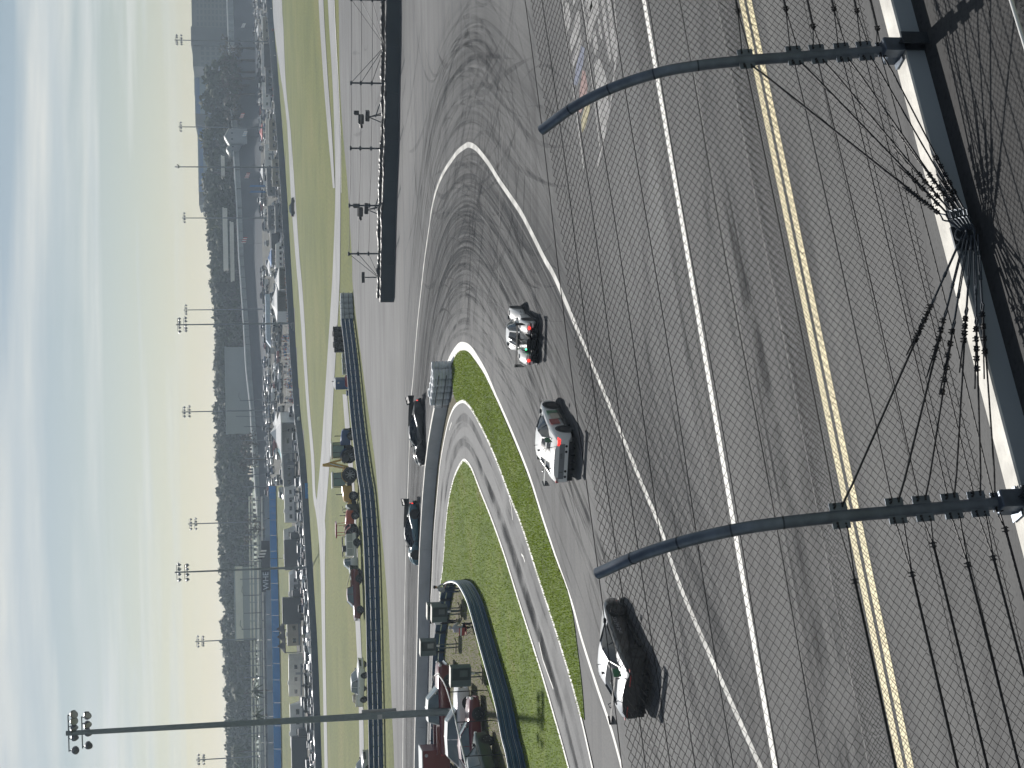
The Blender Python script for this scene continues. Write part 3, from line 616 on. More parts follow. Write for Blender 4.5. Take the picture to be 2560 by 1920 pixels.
def ring(x,w,zb,zs,zt,ty=.0):
    h=[(w*.80,zb),(w*.97,zb+.06),(w,zb+.16),(w,zs-.16),(w*.985,zs-.06),(w*.93,zs),(w*.62,zs+(zt-zs)*.75),(w*.3,zt)]
    return [(x,-y,z) for y,z in h]+[(x,y,z) for y,z in h[::-1]]
def body_loft(st): b=MB(); b.loft([ring(*s) for s in st]); return b
def cabin(st,glass_idx=(0,),parent=None,paintm='p_white',glassm='glass_dark',front_rear_glass=True,name='cabin',pillarm=None):
    """greenhouse: list of (x, base half width, z base, top half width, z top); returns roof+glass meshes"""
    g=MB(); r=MB(); S=[]
    for x,wb,zb,wt,zt in st:
        S.append([(x,-wb,zb),(x,-(wb*.35+wt*.65)-.015,zb+(zt-zb)*.68),(x,-wt,zt-.03*(zt-zb>.1)),(x,-wt*.5,zt),(x,wt*.5,zt),(x,wt,zt-.03*(zt-zb>.1)),(x,(wb*.35+wt*.65)+.015,zb+(zt-zb)*.68),(x,wb,zb)])
    n=len(st)
    for i in range(n-1):
        for k in range(7):
            q=[S[i][k],S[i][k+1],S[i+1][k+1],S[i+1][k]]
            top=2<=k<=4
            gl=(not top) or (front_rear_glass and (i==0 or i==n-2))
            (g if gl else r).add(q,[(0,1,2,3)])
    g.add(S[0],[tuple(range(8))]); g.add(S[-1],[tuple(range(7,-1,-1))])
    for mb in (g,r):      # weld
        key={}; vs=[]; mp=[]
        for v in mb.v:
            kk=tuple(round(c,4) for c in v)
            if kk not in key: key[kk]=len(vs); vs.append(v)
            mp.append(key[kk])
        mb.v=vs; mb.f=[[mp[i] for i in f] for f in mb.f]
    g.build('windows',glassm,parent,smooth=30)
    ro=r.build('roof',paintm,parent,smooth=40)
    b=MB()
    for sgn in (0,7):      # pillars
        k=1 if sgn==0 else 6; e=2 if sgn==0 else 5
        b.tube([S[0][sgn],S[1][e]],.028,6); b.tube([S[-1][sgn],S[-2][e]],.035,6)
        if n>4: b.tube([S[n//2][sgn],S[n//2][e]],.03,6)
    b.build('pillars',pillarm or paintm,parent,smooth=40)['kind']='stuff'; return ro
def wheel(parent,x,y,r,w,rimm='rim',name='wheel',spokes=5,out=1):
    o=bpy.data.objects.new(name,None); COL.objects.link(o); o.parent=parent; o.location=(x,y,r); o.empty_display_size=.1
    b=MB(); b.lathe([(r*.62,-w/2),(r*.9,-w/2),(r,-w*.36),(r,w*.36),(r*.9,w/2),(r*.62,w/2)],(0,0,0),'Y',20); b.build('tyre','rubber',o,smooth=40)
    b=MB(); b.lathe([(.0,w*.12),(r*.16,w*.16),(r*.2,w*.3)],(0,0,0),'Y',16) if out>0 else b.lathe([(.0,-w*.12),(r*.16,-w*.16),(r*.2,-w*.3)],(0,0,0),'Y',16)
    b.lathe([(r*.66,-w*.45),(r*.6,-w*.3),(r*.6,w*.3),(r*.66,w*.45)],(0,0,0),'Y',18)
    for k in range(spokes):
        a=2*math.pi*k/spokes; c,s=math.cos(a),math.sin(a); b.tube([(c*r*.12,out*w*.28,s*r*.12),(c*r*.6,out*w*.38,s*r*.6)],r*.07,5)
    b.build('rim',rimm,o,smooth=40)
    b=MB(); b.lathe([(0,out*w*.05),(r*.6,out*w*.05)],(0,0,0),'Y',16); b.build('hub',"black_plastic",o)
    return o
def arch(parent,x,y,r,out):
    b=MB(); n=14; rr=r*1.17
    P=[(x+rr*math.cos(a),y,max(r+rr*math.sin(a),.12)) for a in np.linspace(-.5,math.pi+.5,n)]
    b.poly(P if out<0 else P[::-1]); b.build('wheel_arch','black_plastic',parent)
def lettering(txt,size,parent,loc,rot,m): 
    Mx=Matrix.Translation(loc)@rot.to_4x4(); return text_mesh(txt,size,'lettering',m,parent,Mx)
SIDE_R=Matrix(((1,0,0),(0,0,-1),(0,1,0)))        # text on the right side (facing -Y), reading towards +X
REAR=Matrix(((0,0,-1),(-1,0,0),(0,1,0)))         # text on the tail (facing -X)
def gt_car(label,px,hdg,pal):
    r=empty('race_car',G(*px)+Vector((0,0,.012)),math.radians(hdg),label,'race car')
    st=[(2.36,.78,.13,.46,.50),(2.25,.90,.09,.56,.60),(1.9,.985,.08,.70,.74),(1.45,1.0,.08,.78,.82),(1.1,.97,.09,.80,.86),(.75,.945,.10,.83,.90),(.1,.94,.10,.86,.91),(-.6,.95,.10,.89,.92),(-1.0,.985,.10,.92,.95),(-1.45,1.01,.10,.93,.98),(-1.85,1.0,.13,.90,.99),(-2.2,.97,.22,.86,.985),(-2.36,.90,.34,.80,.95)]
    body_loft(st).build('body',pal['body'],r,smooth=42)
    # painted upper deck: bonnet and boot sheets follow the body a few mm proud
    for nm,sl,m in (('bonnet',st[1:6],pal['top']),('boot_lid',st[8:13],pal['top'])):
        b=MB(); S=[]
        for s in sl:
            x,w,zb,zs,zt=s; e=.006; S.append([(x,-w*.93,zs+e),(x,-w*.62,zs+(zt-zs)*.75+e),(x,-w*.3,zt+e),(x,w*.3,zt+e),(x,w*.62,zs+(zt-zs)*.75+e),(x,w*.93,zs+e)])
        b.loft(S,cap=False,closed=False); b.build(nm,m,r,smooth=60)
    cabin([(.86,.80,.895,.60,.90),(.15,.80,.90,.52,1.235),(-.35,.80,.90,.53,1.275),(-.95,.80,.92,.50,1.21),(-1.75,.74,.95,.44,.985)],parent=r,paintm=pal['top'],pillarm='p_black')
    for x in (1.38,-1.38):
        for s in (-1,1): arch(r,x,s*1.014,.35,s); wheel(r,x,s*.885,.35,.27,'rim_dark',out=s)
    b=MB(); b.prism([(2.2,-.95,.07),(2.46,-.7,.07),(2.46,.7,.07),(2.2,.95,.07)],(0,0,.02)); b.build('front_splitter','carbon',r)
    for s in (-1,1):
        b=MB(); b.box((0,s*.99,.13),(1.9,.06,.12)); b.build('side_skirt','carbon',r)
        b=MB(); b.cbox((.62,s*1.03,.98),(.16,.18,.11),.03); b.tube([(.66,s*.85,.92),(.64,s*.97,.95)],.015,5); b.build('mirror',pal['mirror'],r)
        b=MB(); b.prism([(2.12,s*.60,.585),(2.2,s*.86,.555),(1.85,s*.93,.69),(1.8,s*.75,.71)],(0,0,.03)); b.build('headlight','lamp_white',r)
    # tail
    b=MB(); b.box((-2.35,0,.28),(.16,1.62,.20)); 
    for y in (-.6,-.3,0,.3,.6): b.box((-2.42,y,.22),(.2,.015,.16))
    b.build('diffuser','carbon',r)
    b=MB(); b.box((-2.345,0,.64),(.05,1.5,.22)); b.build('rear_panel',pal['rear'],r)
    for s in (-1,1):
        b=MB(); y0=.86
        if pal['lights']=='bar': b.box((-2.375,s*.62,.765),(.05,.42,.03)); b.box((-2.27,s*.945,.785),(.14,.05,.028))
        else: b.prism([(-2.36,s*.55,.77),(-2.36,s*.60,.70),(-2.30,s*.93,.70),(-2.20,s*.97,.80),(-2.3,s*.90,.83)],(.05,0,.005)); b.box((-2.33,s*.80,.775),(.06,.24,.11))
        b.build('tail_light','lamp_red_lit' if (s<0 and pal['lights']!='bar') else 'lamp_red',r)
        b=MB(); b.lathe([(.0,-.02),(.05,-.02),(.055,.06)],(-2.36,s*.42,.47),'X',10); b.lathe([(.0,-.02),(.05,-.02),(.055,.06)],(-2.36,s*.66,.47),'X',10); b.build('exhaust_pipe','bolt',r)
    b=MB(); b.box((-1.62,0,.985),(.06,1.1,.035)); b.build('deck_slot','black_plastic',r)
    # rear wing
    b=MB(); af=[(.17,0),(.10,.022),(-.05,.03),(-.19,.045),(-.19,.038),(-.05,.008),(.10,-.008)]
    b.loft([[(-2.34+x*1.15,y,1.27+z*1.3) for x,z in af] for y in (-.93,0,.93)]); b.build('rear_wing',pal['wing'],r,smooth=50)
    for s in (-1,1):
        b=MB(); b.prism([(-2.56,s*.93,1.10),(-2.10,s*.93,1.14),(-2.10,s*.93,1.34),(-2.56,s*.93,1.38)],(0,s*.012,0)); b.build('wing_endplate',pal['end'] if s<0 else 'p_black',r)
        b=MB(); b.tube([(-1.95,s*.45,.96),(-2.0,s*.45,1.2),(-2.12,s*.45,1.36),(-2.26,s*.45,1.36),(-2.34,s*.45,1.29)],.017,6); b.build('wing_mount','p_black',r,smooth=50)
    b=MB(); b.tube([(-.3,.1,1.27),(-.36,.1,1.40)],.012,5); b.cbox((-.75,.15,1.27),(.10,.05,.07),.01); b.build('antenna','black_plastic',r)
    for sgn in (-1,1):     # livery patches on the flanks
        for x0,x1,z0,z1,m in pal['patches']:
            b=MB(); y=sgn*1.005; b.poly([(x0,y,z0),(x1,y,z0),(x1-.05,y,z1),(x0-.05,y,z1)][::(1 if sgn<0 else -1)]); b.build('livery_panel',m,r)
    for txt,size,loc,rot,m in pal['text']: lettering(txt,size,r,loc,rot,m)
    return r
mat('txt_grey',(.30,.30,.32),.5); mat('txt_white',(.75,.75,.74),.5); mat('txt_black',(.015,.015,.016),.5)
gt_car('black sided silver roofed coupe racer with green wing endplate, nearest the fence',(1586,1637),66,
  dict(body='p_black',top='p_silver',mirror='p_black',rear='p_black',wing='carbon',end='p_green',lights='bar',patches=[],
       text=[('THE HEART',.21,(.35,-1.008,.58),SIDE_R,'txt_grey')]))
gt_car('white coupe racer with red tail lamps braking beside the grass island',(1414,1098),70,
  dict(body='p_white',top='p_white',mirror='p_black',rear='p_grey',wing='p_white',end='p_green',lights='el',
       patches=[(-.75,-.2,.40,.80,'p_red'),(-.15,.45,.2,.66,'p_tan'),(.5,.8,.25,.72,'p_green'),(-.9,.9,.16,.30,'p_black')],
       text=[('USA',.13,(-2.375,-.25,.66),REAR,'txt_black'),('1',.2,(-2.375,.45,.64),REAR,'txt_black')]))
def prototype(label,px,hdg,pal):
    r=empty('prototype_racer',G(*px)+Vector((0,0,.012)),math.radians(hdg),label,'race car')
    tub=[(2.45,.28,.16,.36,.40),(2.1,.36,.14,.46,.52),(1.5,.44,.12,.54,.62),(.9,.56,.12,.60,.68),(.3,.66,.12,.62,.72),(-.5,.66,.12,.66,.76),(-1.3,.50,.14,.66,.76),(-2.0,.34,.2,.60,.68),(-2.35,.28,.3,.54,.60)]
    body_loft(tub).build('tub',pal['body'],r,smooth=45)
    b=MB(); b.prism([(2.5,-.95,.06),(2.5,.95,.06),(1.2,.98,.06),(-2.2,.98,.06),(-2.35,.8,.06),(-2.35,-.8,.06),(-2.2,-.98,.06),(1.2,-.98,.06)],(0,0,.03)); b.build('floor','carbon',r)
    for s in (-1,1):
        f=[(2.42,.20,.12,.30,.34),(2.2,.25,.1,.52,.58),(1.75,.27,.1,.66,.72),(1.3,.27,.1,.66,.71),(.95,.23,.12,.50,.55),(.6,.15,.14,.34,.38)]
        b=MB(); b.loft([[(x,y+s*.72,z) for x,y,z in ring(*q)] for q in f]); o=b.build('front_fender',pal['fender'],r,smooth=42)
        b=MB(); b.box((1.62,s*.74,.735),(.3,.2,.012)); b.build('vent','black_plastic',o)
        f=[(.55,.18,.14,.40,.46),(.1,.25,.12,.50,.56),(-.6,.27,.11,.56,.62),(-1.1,.28,.1,.66,.74),(-1.5,.29,.1,.70,.78),(-1.95,.28,.12,.64,.72),(-2.3,.25,.3,.54,.60)]
        b=MB(); b.loft([[(x,y+s*.70,z) for x,y,z in ring(*q)] for q in f]); o=b.build('rear_fender',pal['fender'],r,smooth=42)
        b=MB(); b.box((-1.45,s*.70,.80),(.3,.18,.012)); b.build('vent','black_plastic',o)
        for x in (1.62,-1.5): arch(r,x,s*.998,.34,s); wheel(r,x,s*.86,.34,.28,'rim_dark',out=s)
        b=MB(); b.box((-2.33,s*.74,.48),(.06,.10,.10)); b.build('tail_light','lamp_red_lit',r)
        b=MB(); b.cbox((1.0,s*.62,.86),(.12,.17,.09),.02); b.tube([(1.0,s*.40,.72),(1.0,s*.56,.84)],.012,5); b.build('mirror',pal['body'],r)
        b=MB(); b.prism([(2.30,s*.60,.42),(2.36,s*.84,.40),(2.1,s*.88,.60),(2.08,s*.70,.62)],(-.02,0,.01)); b.build('headlight','lamp_white',r)
    cabin([(1.05,.52,.66,.36,.68),(.45,.55,.68,.34,1.06),(.05,.55,.70,.33,1.12),(-.5,.50,.72,.26,1.08),(-1.3,.36,.72,.12,.86)],parent=r,paintm=pal['roof'],front_rear_glass=True)
    b=MB(); b.prism([(-.35,-.012,1.06),(-2.3,-.012,.62),(-2.3,-.012,1.02),(-1.2,-.012,1.10),(-.5,-.012,1.12)],(0,.024,0)); b.build('shark_fin',pal['fin'],r)
    af=[(.17,0),(.08,.025),(-.08,.03),(-.20,.06),(-.20,.05),(-.08,.005),(.08,-.008)]
    b=MB(); b.loft([[(-2.38+x,y,1.02+z) for x,z in af] for y in (-.94,.94)]); b.loft([[(-2.56+x*.5,y,1.10+z*.6) for x,z in af] for y in (-.94,.94)]); b.build('rear_wing',pal['wing'],r,smooth=50)
    for s in (-1,1):
        b=MB(); b.prism([(-2.7,s*.94,.72),(-2.15,s*.94,.80),(-2.12,s*.94,1.08),(-2.7,s*.94,1.20)],(0,s*.012,0)); b.build('wing_endplate',pal['wing'],r)
        b=MB(); b.tube([(-2.1,s*.2,.66),(-2.22,s*.2,.9),(-2.34,s*.2,1.03)],.018,6); b.build('wing_mount','p_black',r)
    b=MB(); b.box((-2.3,0,.28),(.2,1.5,.2)); 
    for y in (-.5,-.25,.25,.5): b.box((-2.42,y,.22),(.22,.015,.2))
    b.build('diffuser','carbon',r)
    b=MB(); b.box((-2.32,.22,.62),(.05,.06,.06)); b.build('position_light','lamp_green_lit' if pal.get('g') else 'lamp_red',r)
    return r
prototype('white and black prototype racer with two lit red tail lamps at the apex',(1326,836),77,dict(body='p_black',fender='p_white',roof='p_white',fin='p_black',wing='carbon',g=1))
prototype('black prototype racer with gold nose passing the start of the concrete wall',(1059,1081),185,dict(body='p_black',fender='p_black',roof='p_black',fin='p_black',wing='carbon'))
prototype('dark teal prototype racer running along the middle of the concrete wall',(1046,1333),184,dict(body='p_black',fender='p_bluebody',roof='p_black',fin='p_black',wing='carbon'))
# ------------------------------------------------------------ barriers
mat('rail_blue',(.014,.062,.14),.38,var=.18,scale=1.2); mat('rail_top',(.78,.80,.80),.4,var=.1); mat('rail_glint',(.16,.26,.36),.3,.2,var=.15); mat('rail_post',(.03,.045,.06),.6)
mat('dark_wall',(.012,.026,.036),.6,var=.12,scale=.5); mat('tarp',(.012,.013,.014),.5,var=.3,scale=3,bump=.6,bscale=5)
mat('tyre_white',(.50,.53,.55),.6,var=.14,scale=3); mat('tyre_black',(.014,.015,.016),.7,var=.2)
mat('pole_grey',(.20,.235,.25),.5,.3,var=.1); mat('pole_far',(.13,.15,.17),.6,var=.1)
def seglist(P,seg):
    """split polyline into pieces of about seg metres -> list of point lists"""
    d=[0]
    for i in range(len(P)-1): d.append(d[-1]+(P[i+1]-P[i]).length)
    n=max(1,round(d[-1]/seg)); out=[]
    at=lambda s:Vector([float(np.interp(s,d,[p[k] for p in P])) for k in range(3)])
    for i in range(n):
        a,b=d[-1]*i/n,d[-1]*(i+1)/n; k=max(2,int((b-a)/2.5)+2); out.append([at(a+(b-a)*j/(k-1)) for j in range(k)])
    return out
def normals(P,side):
    N=[]
    for i in range(len(P)):
        d=P[min(i+1,len(P)-1)]-P[max(i-1,0)]; d.z=0; d.normalize(); N.append(Vector((-d.y,d.x,0))*side)
    return N
def extrude_profile(b,P,prof,side,cap=True):
    """prof: list of (outward, z); closed ring swept along P"""
    N=normals(P,side); b.loft([[p+n*o+Vector((0,0,z)) for o,z in (prof if side<0 else prof[::-1])] for p,n in zip(P,N)],cap=cap)
def barrier(name,label,P,h,th,m,mtop,side,seg=6.,cat='wall',topw=None,gap=.01,hfun=None):
    r=empty(name,P[len(P)//2],0,label,cat); o0=r.location.copy(); S=seglist(P,seg)
    for s in S:
        s=[p-o0 for p in s]; d=(s[-1]-s[0]).normalized(); s[0]=s[0]+d*gap; s[-1]=s[-1]-d*gap
        hh=h if hfun is None else hfun(s[0]+o0)
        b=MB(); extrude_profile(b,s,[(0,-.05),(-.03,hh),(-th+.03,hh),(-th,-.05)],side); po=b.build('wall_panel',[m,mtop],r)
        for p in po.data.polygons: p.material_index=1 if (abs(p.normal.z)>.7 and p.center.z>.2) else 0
    return r
def guard_rail(name,label,P,side,beams,h,gapz,post_every,m='rail_blue',bright=True,depth=.09,z0=.08):
    r=empty(name,P[len(P)//2],0,label,'guard rail'); o0=r.location.copy(); S=[p-o0 for p in P]
    bh=(h-z0-gapz*(beams-1))/beams
    for k in range(beams):
        z=z0+k*(bh+gapz); D=depth
        prof=[(-.015,z),(D*.15,z),(D,z+bh*.16),(D,z+bh*.30),(D*.25,z+bh*.46),(D*.25,z+bh*.54),(D,z+bh*.70),(D,z+bh*.84),(D*.35,z+bh-.012),(D*.30,z+bh),(-.015,z+bh)]
        b=MB(); extrude_profile(b,S,prof,side); b.build('rail_beam',m,r,smooth=25)
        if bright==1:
            b=MB(); extrude_profile(b,S,[(-.05,z+bh+.002),(D*.34,z+bh+.002),(D*.34,z+bh+.010),(-.05,z+bh+.010)],side); b.build('sunlit_lip','rail_top',r)  # white lip puts the sunlit beam top into the colour
            for zf in (.30,.84): b=MB(); extrude_profile(b,S,[(D+.001,z+bh*zf-.006),(D+.006,z+bh*zf-.006),(D+.006,z+bh*zf+.008),(D+.001,z+bh*zf+.008)],side); b.build('ridge_glint','rail_glint',r)  # paler strips paint the sky highlights on the ridges
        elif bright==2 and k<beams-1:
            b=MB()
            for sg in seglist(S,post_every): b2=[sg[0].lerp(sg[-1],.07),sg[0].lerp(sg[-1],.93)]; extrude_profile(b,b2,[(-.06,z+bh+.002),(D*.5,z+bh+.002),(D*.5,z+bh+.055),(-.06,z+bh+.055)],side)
            b.build('sunlit_lip','rail_top',r)['kind']='stuff'  # white dashes stand in for sunlight showing between the beams
        elif bright==2: b=MB(); extrude_profile(b,S,[(-.1,z+bh+.002),(D*.34,z+bh+.002),(D*.34,z+bh+.02),(-.1,z+bh+.02)],side); b.build('sunlit_lip','rail_top',r)  # white cap paints the lit top of the rail
    d=0; N=normals(S,side); last=-9
    pm=None
    acc=0.
    for i in range(len(S)-1):
        L_=(S[i+1]-S[i]).length; u=(post_every-acc)
        while u<=L_:
            p=S[i].lerp(S[i+1],u/L_); n=N[i]; an=math.atan2(n.y,n.x)
            if pm is None: bb=MB(); bb.box((-.09,0,h/2),(.14,.11,h-.04)); pm=bb.mesh('rail_post','rail_post')
            o=bpy.data.objects.new('rail_post',pm); COL.objects.link(o); o.parent=r; o.location=p; o.rotation_euler=(0,0,an); u+=post_every
        acc=(acc+L_)%post_every
    return r
cw=GP([(1119.6,1019),(1103.6,1100),(1091,1199),(1081,1337),(1076,1446),(1071,1644),(1066.5,1817),(1064,1920),(1060,2250)],0,4)
barrier('concrete_barrier','long grey concrete barrier dividing the far straight from the service road',cw,.86,.36,'concrete','white_concrete',1 if True else -1,8.)  # white top faces put the sunlit edge into the colour
nr=GP([(1138,1461),(1152,1455),(1168,1453),(1185,1462.5),(1205.4,1498),(1220,1542),(1235,1595),(1252.7,1654.5),(1270,1713.6),(1285,1770),(1300,1844),(1318,1920),(1372,2250)],0,5)
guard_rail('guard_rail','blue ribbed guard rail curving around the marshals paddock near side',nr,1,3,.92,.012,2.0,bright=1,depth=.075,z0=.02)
fr=GP([(1139,1463),(1132,1490),(1122,1550),(1113,1620),(1108,1750),(1106,1840),(1104,1920),(1100,2250)],0,4)
guard_rail('guard_rail','blue guard rail behind the marshals paddock along the service road',fr,-1,2,.82,.03,2.0,bright=0,depth=.07)
mr_=GP([(884,797),(897.7,908.6),(913,1063),(928.5,1178.7),(938,1240),(947,1363),(952,1510),(955,1650),(958,1773),(960.6,1920),(965,2250)],0,4)
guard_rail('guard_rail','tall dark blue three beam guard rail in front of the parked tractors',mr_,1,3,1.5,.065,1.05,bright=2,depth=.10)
fw=smooth_path(WALLG,3)
barrier('infield_wall','long dark blue infield wall in front of the packed camping ground',fw,1.6,.35,'blue_wall','rail_top',1,30.,hfun=lambda p:1.15+max(0,(p.y-280))*.0032)
dw=GP([(1003,-250),(1001,14),(1001,120),(998,241),(996,386),(990,525),(985,742),(984.5,756)],0,4)
barrier('tyre_wall','near black concrete wall with tarpaulin heaps across the run-off area',dw,1.12,.45,'dark_wall','dark_wall',1,4.,gap=.008)
dn=normals(dw,1)
# heaped tarpaulin and belts on top of the dark wall
S=[]; PP=seglist(dw,400)[0]; PP=resample(PP,150); PN=normals([Vector((p[0],p[1],0)) for p in PP],1)
def lumpy(name,label,off,z0,rad,m,seed,lo=0,hi=150):
    rs=random.Random(seed); o0=Vector((PP[lo][0],PP[lo][1],0)); secs=[]; h=0
    for i in range(lo,hi):
        h=.82*h+.35*rs.uniform(-1,1); c=Vector((PP[i][0],PP[i][1],0))-PN[i]*(off+.03*rs.uniform(-1,1))-o0; rr=rad*(1+.35*h)
        secs.append([c+PN[i]*rr*math.cos(a)*1.3+Vector((0,0,z0+.10*h+rr*math.sin(a)*rs.uniform(.92,1.08))) for a in np.linspace(0,2*math.pi,8,endpoint=False)])
    b=MB(); b.loft(secs); return tag(b.build(name,m,loc=o0),label,'tarpaulin')
lumpy('tarpaulin_roll','black crumpled tarpaulin heaped along the top of the dark wall',.22,1.12,.15,'tarp',3)
lumpy('belt_roll','black rubber belt bundle lying behind the dark wall',1.2,1.30,.17,'tarp',4)
b=MB(); P=[Vector((PP[i][0],PP[i][1],0))-PN[i]*.72 for i in range(0,150,3)]; o0=P[0].copy()
extrude_profile(b,[p-o0 for p in P],[(.17,0),(.17,1.17),(-.17,1.17),(-.17,0)],1); tag(b.build('concrete_block_wall','white_concrete',loc=o0),'white topped concrete block wall just behind the dark wall','wall')
# fence on the dark wall
fposts=[]
for y,base in ((-185,960),(4,956),(192,953),(338,951),(483,946),(612,943)):
    p=G(base+35,y); k=min(range(150),key=lambda i:(Vector((PP[i][0],PP[i][1],0))-p).length); c=Vector((PP[k][0],PP[k][1],0))-PN[k]*.55; fposts.append(c)
    lab={4:'at the top edge of the picture',192:'second from the top edge of the picture',338:'between the two camera cranes',483:'just above the lower camera crane',612:'at the free end of the cables',-185:'outside the picture beyond the top edge'}[y]
    r=empty('steel_post',c,math.atan2(PN[k].y,PN[k].x),'thin dark cable post on the dark wall '+lab,'post','cable posts on the dark wall')
    b=MB(); b.tube([(0,0,.9),(0,0,4.0)],.075,8); b.build('post_pipe','galv_dark',r,smooth=50)
    for z in (2.25,3.15,3.95): b=MB(); b.box((0,0,z),(.2,.3,.16)); b.build('cable_bracket','galv_dark',r)
r=empty('wall_fence_cables',fposts[0],0,'sagging thin cables strung between the posts of the dark wall','fence cables'); o0=r.location.copy()
for i in range(len(fposts)-1):
    for z in (2.25,3.15,3.95):
        b=MB(); b.tube(sag(fposts[i]-o0+Vector((0,0,z)),fposts[i+1]-o0+Vector((0,0,z)),.05),.021,5); b.build('cable','cable',r)
def diag(i,end,zs=(2.25,3.15,3.95)):
    for z in zs: b=MB(); b.tube([fposts[i]-o0+Vector((0,0,z)),end-o0],.024,5); b.build('cable','cable',r)
mid=fposts[1].lerp(fposts[2],.55); mid.z=1.2; diag(1,mid); diag(2,mid)
e=fposts[5]+(fposts[5]-fposts[4]).normalized()*2.3; e.z=1.25; diag(5,e)
# camera cranes and the small board
def crane(px,label):
    c=G(*px); r=empty('camera_crane',c,-.4,label,'camera crane','television cameras on the dark wall')
    for (x,y) in ((-.7,-.4),(.8,-.3),(.3,.6)): b=MB(); b.tube([(x,y,0),(.1,0,2.1)],.045,6); b.build('leg','galv_dark',r)
    b=MB(); b.cbox((.2,0,2.2),(.9,.5,.35),.04); b.build('platform','black_plastic',r)
    b=MB(); b.cbox((-.1,0,2.75),(.8,.45,.5),.05); b.tube([(-.5,0,2.75),(-.85,0,2.7)],.13,8); b.build('camera_body','black_plastic',r)
    b=MB(); b.cbox((.45,0,3.15),(.35,.3,.45),.04); b.build('viewfinder','black_plastic',r); b=MB(); b.tube([(.1,0,1.5),(1.2,.1,1.15)],.05,6); b.build('arm','galv_dark',r); return r
crane((982,296),'black television camera on a tripod behind the dark wall, upper one')
crane((978,527),'black television camera on a tripod behind the dark wall, lower one')
c=G(980,693); r=empty('sign_board',c,-.05,'small white edged sign board on a pole at the end of the dark wall','sign')
b=MB(); b.tube([(0,0,0),(0,0,2.4)],.05,8); b.build('pole','galv_dark',r); b=MB(); b.box((0,0,2.55),(.95,.05,.26)); b.build('board','black_plastic',r); b=MB(); b.box((0,0,2.70),(.97,.08,.04)); b.build('board_edge','white_concrete',r)
# tyre stacks
def tyre_stack_mesh(n,r,h,m):
    b=MB(); 
    for k in range(n): z=k*h; b.lathe([(r*.55,z+.01),(r*.86,z),(r,z+h*.3),(r,z+h*.7),(r*.86,z+h),(r*.55,z+h-.01),(r*.55,z+.01)],(0,0,0),'Z',12)
    return b.mesh('tyre_stack',m,smooth=45)
def tyre_barrier(label,p0,p1,n,rows,hgt,m,rad=.33,back=1,rowgap=None):
    d=(p1-p0); cols=max(1,round(d.length/(rad*2))); u=d.normalized(); nn=Vector((-u.y,u.x,0))*back; r=empty('tyre_barrier',p0,0,label,'tyre barrier'); me=tyre_stack_mesh(n,rad,hgt/n,m)
    for j in range(rows):
        for i in range(cols):
            o=bpy.data.objects.new('tyre_stack',me); COL.objects.link(o); o.parent=r; o.location=u*(i+.5)*(d.length/cols)+nn*(rad+j*rad*2)+Vector((random.gauss(0,.02),random.gauss(0,.02),0)); o.rotation_euler=(random.gauss(0,.012),random.gauss(0,.012),random.random()*6); o.scale.z=random.uniform(.97,1.04)
    b=MB(); 
    for z in (hgt*.35,hgt*.75): b.box((d/2+nn*(-.012)+Vector((0,0,z))),(d.length,.012,.05),rz=math.atan2(u.y,u.x))
    o=b.build('strap','black_plastic',r); return r
tyre_barrier('grey painted tyre stacks capping the concrete barrier at the grass tip',G(1133,938),G(1121,1019),6,2,1.22,'tyre_white',back=-1)
tyre_barrier('white painted tyre stacks capping the dark blue guard rail',G(881,729),G(884,797),5,2,1.45,'tyre_white',rad=.36,back=-1)
tyre_barrier('row of pale tyres lying behind the dark blue guard rail',G(869,770)+Vector((0,2,0)),G(874,935)+Vector((0,2,0)),3,1,.75,'tyre_white',rad=.36,back=-1)
tyre_barrier('pile of black tyres standing behind the dark blue guard rail',G(872,812),G(876,864),8,2,2.0,'tyre_black',rad=.4,back=-1)
# portable toilet, red cart, small box
c=G(881,958); r=empty('portable_toilet',c,-.35,'navy portable toilet cabin with white roof behind the guard rail','portable toilet')
b=MB(); b.cbox((0,0,1.05),(1.2,1.2,2.1),.05); b.build('cabin','p_navy',r); b=MB(); b.box((0,0,2.19),(1.22,1.22,.18),taper=(.55,.55)); b.build('roof','p_white',r)
b=MB(); b.box((0,-.606,1.0),(.75,.02,1.75)); b.build('door','p_navy',r); b=MB(); b.lathe([(0,.0),(.13,.0)],(.3,-.62,1.75),'Y',14); b.build('emblem','cloth_grey',r)
b=MB(); b.tube([(.2,.2,2.2),(.2,.2,2.5)],.05,6); b.build('vent_pipe','black_plastic',r)
c=G(881,940)+Vector((-.6,-.5,0)); r=empty('fire_cart',c,-.3,'red tank cart beside the portable toilet','cart')
b=MB(); b.lathe([(0,-.75),(.28,-.72),(.36,-.6),(.36,.6),(.28,.72),(0,.75)],(0,0,.62),'X',14); b.build('tank','p_red',r,smooth=40)
for x in (-.4,.4):
    for y in (-.4,.4): wheel(r,x,y,.2,.14,'rim',out=(1 if y>0 else -1))
b=MB(); b.box((0,0,.28),(1.5,.5,.06)); b.build('chassis','black_plastic',r); b=MB(); b.tube([(.75,0,.3),(1.3,0,.75)],.03,6); b.build('handle','black_plastic',r)
c=G(884,982); r=empty('storage_box',c,-.3,'small navy storage box next to the portable toilet','box'); b=MB(); b.cbox((0,0,.42),(.55,.6,.84),.03); b.build('case','p_navy',r); b=MB(); b.cbox((0,0,.87),(.58,.63,.06),.02); b.build('lid','p_navy',r)
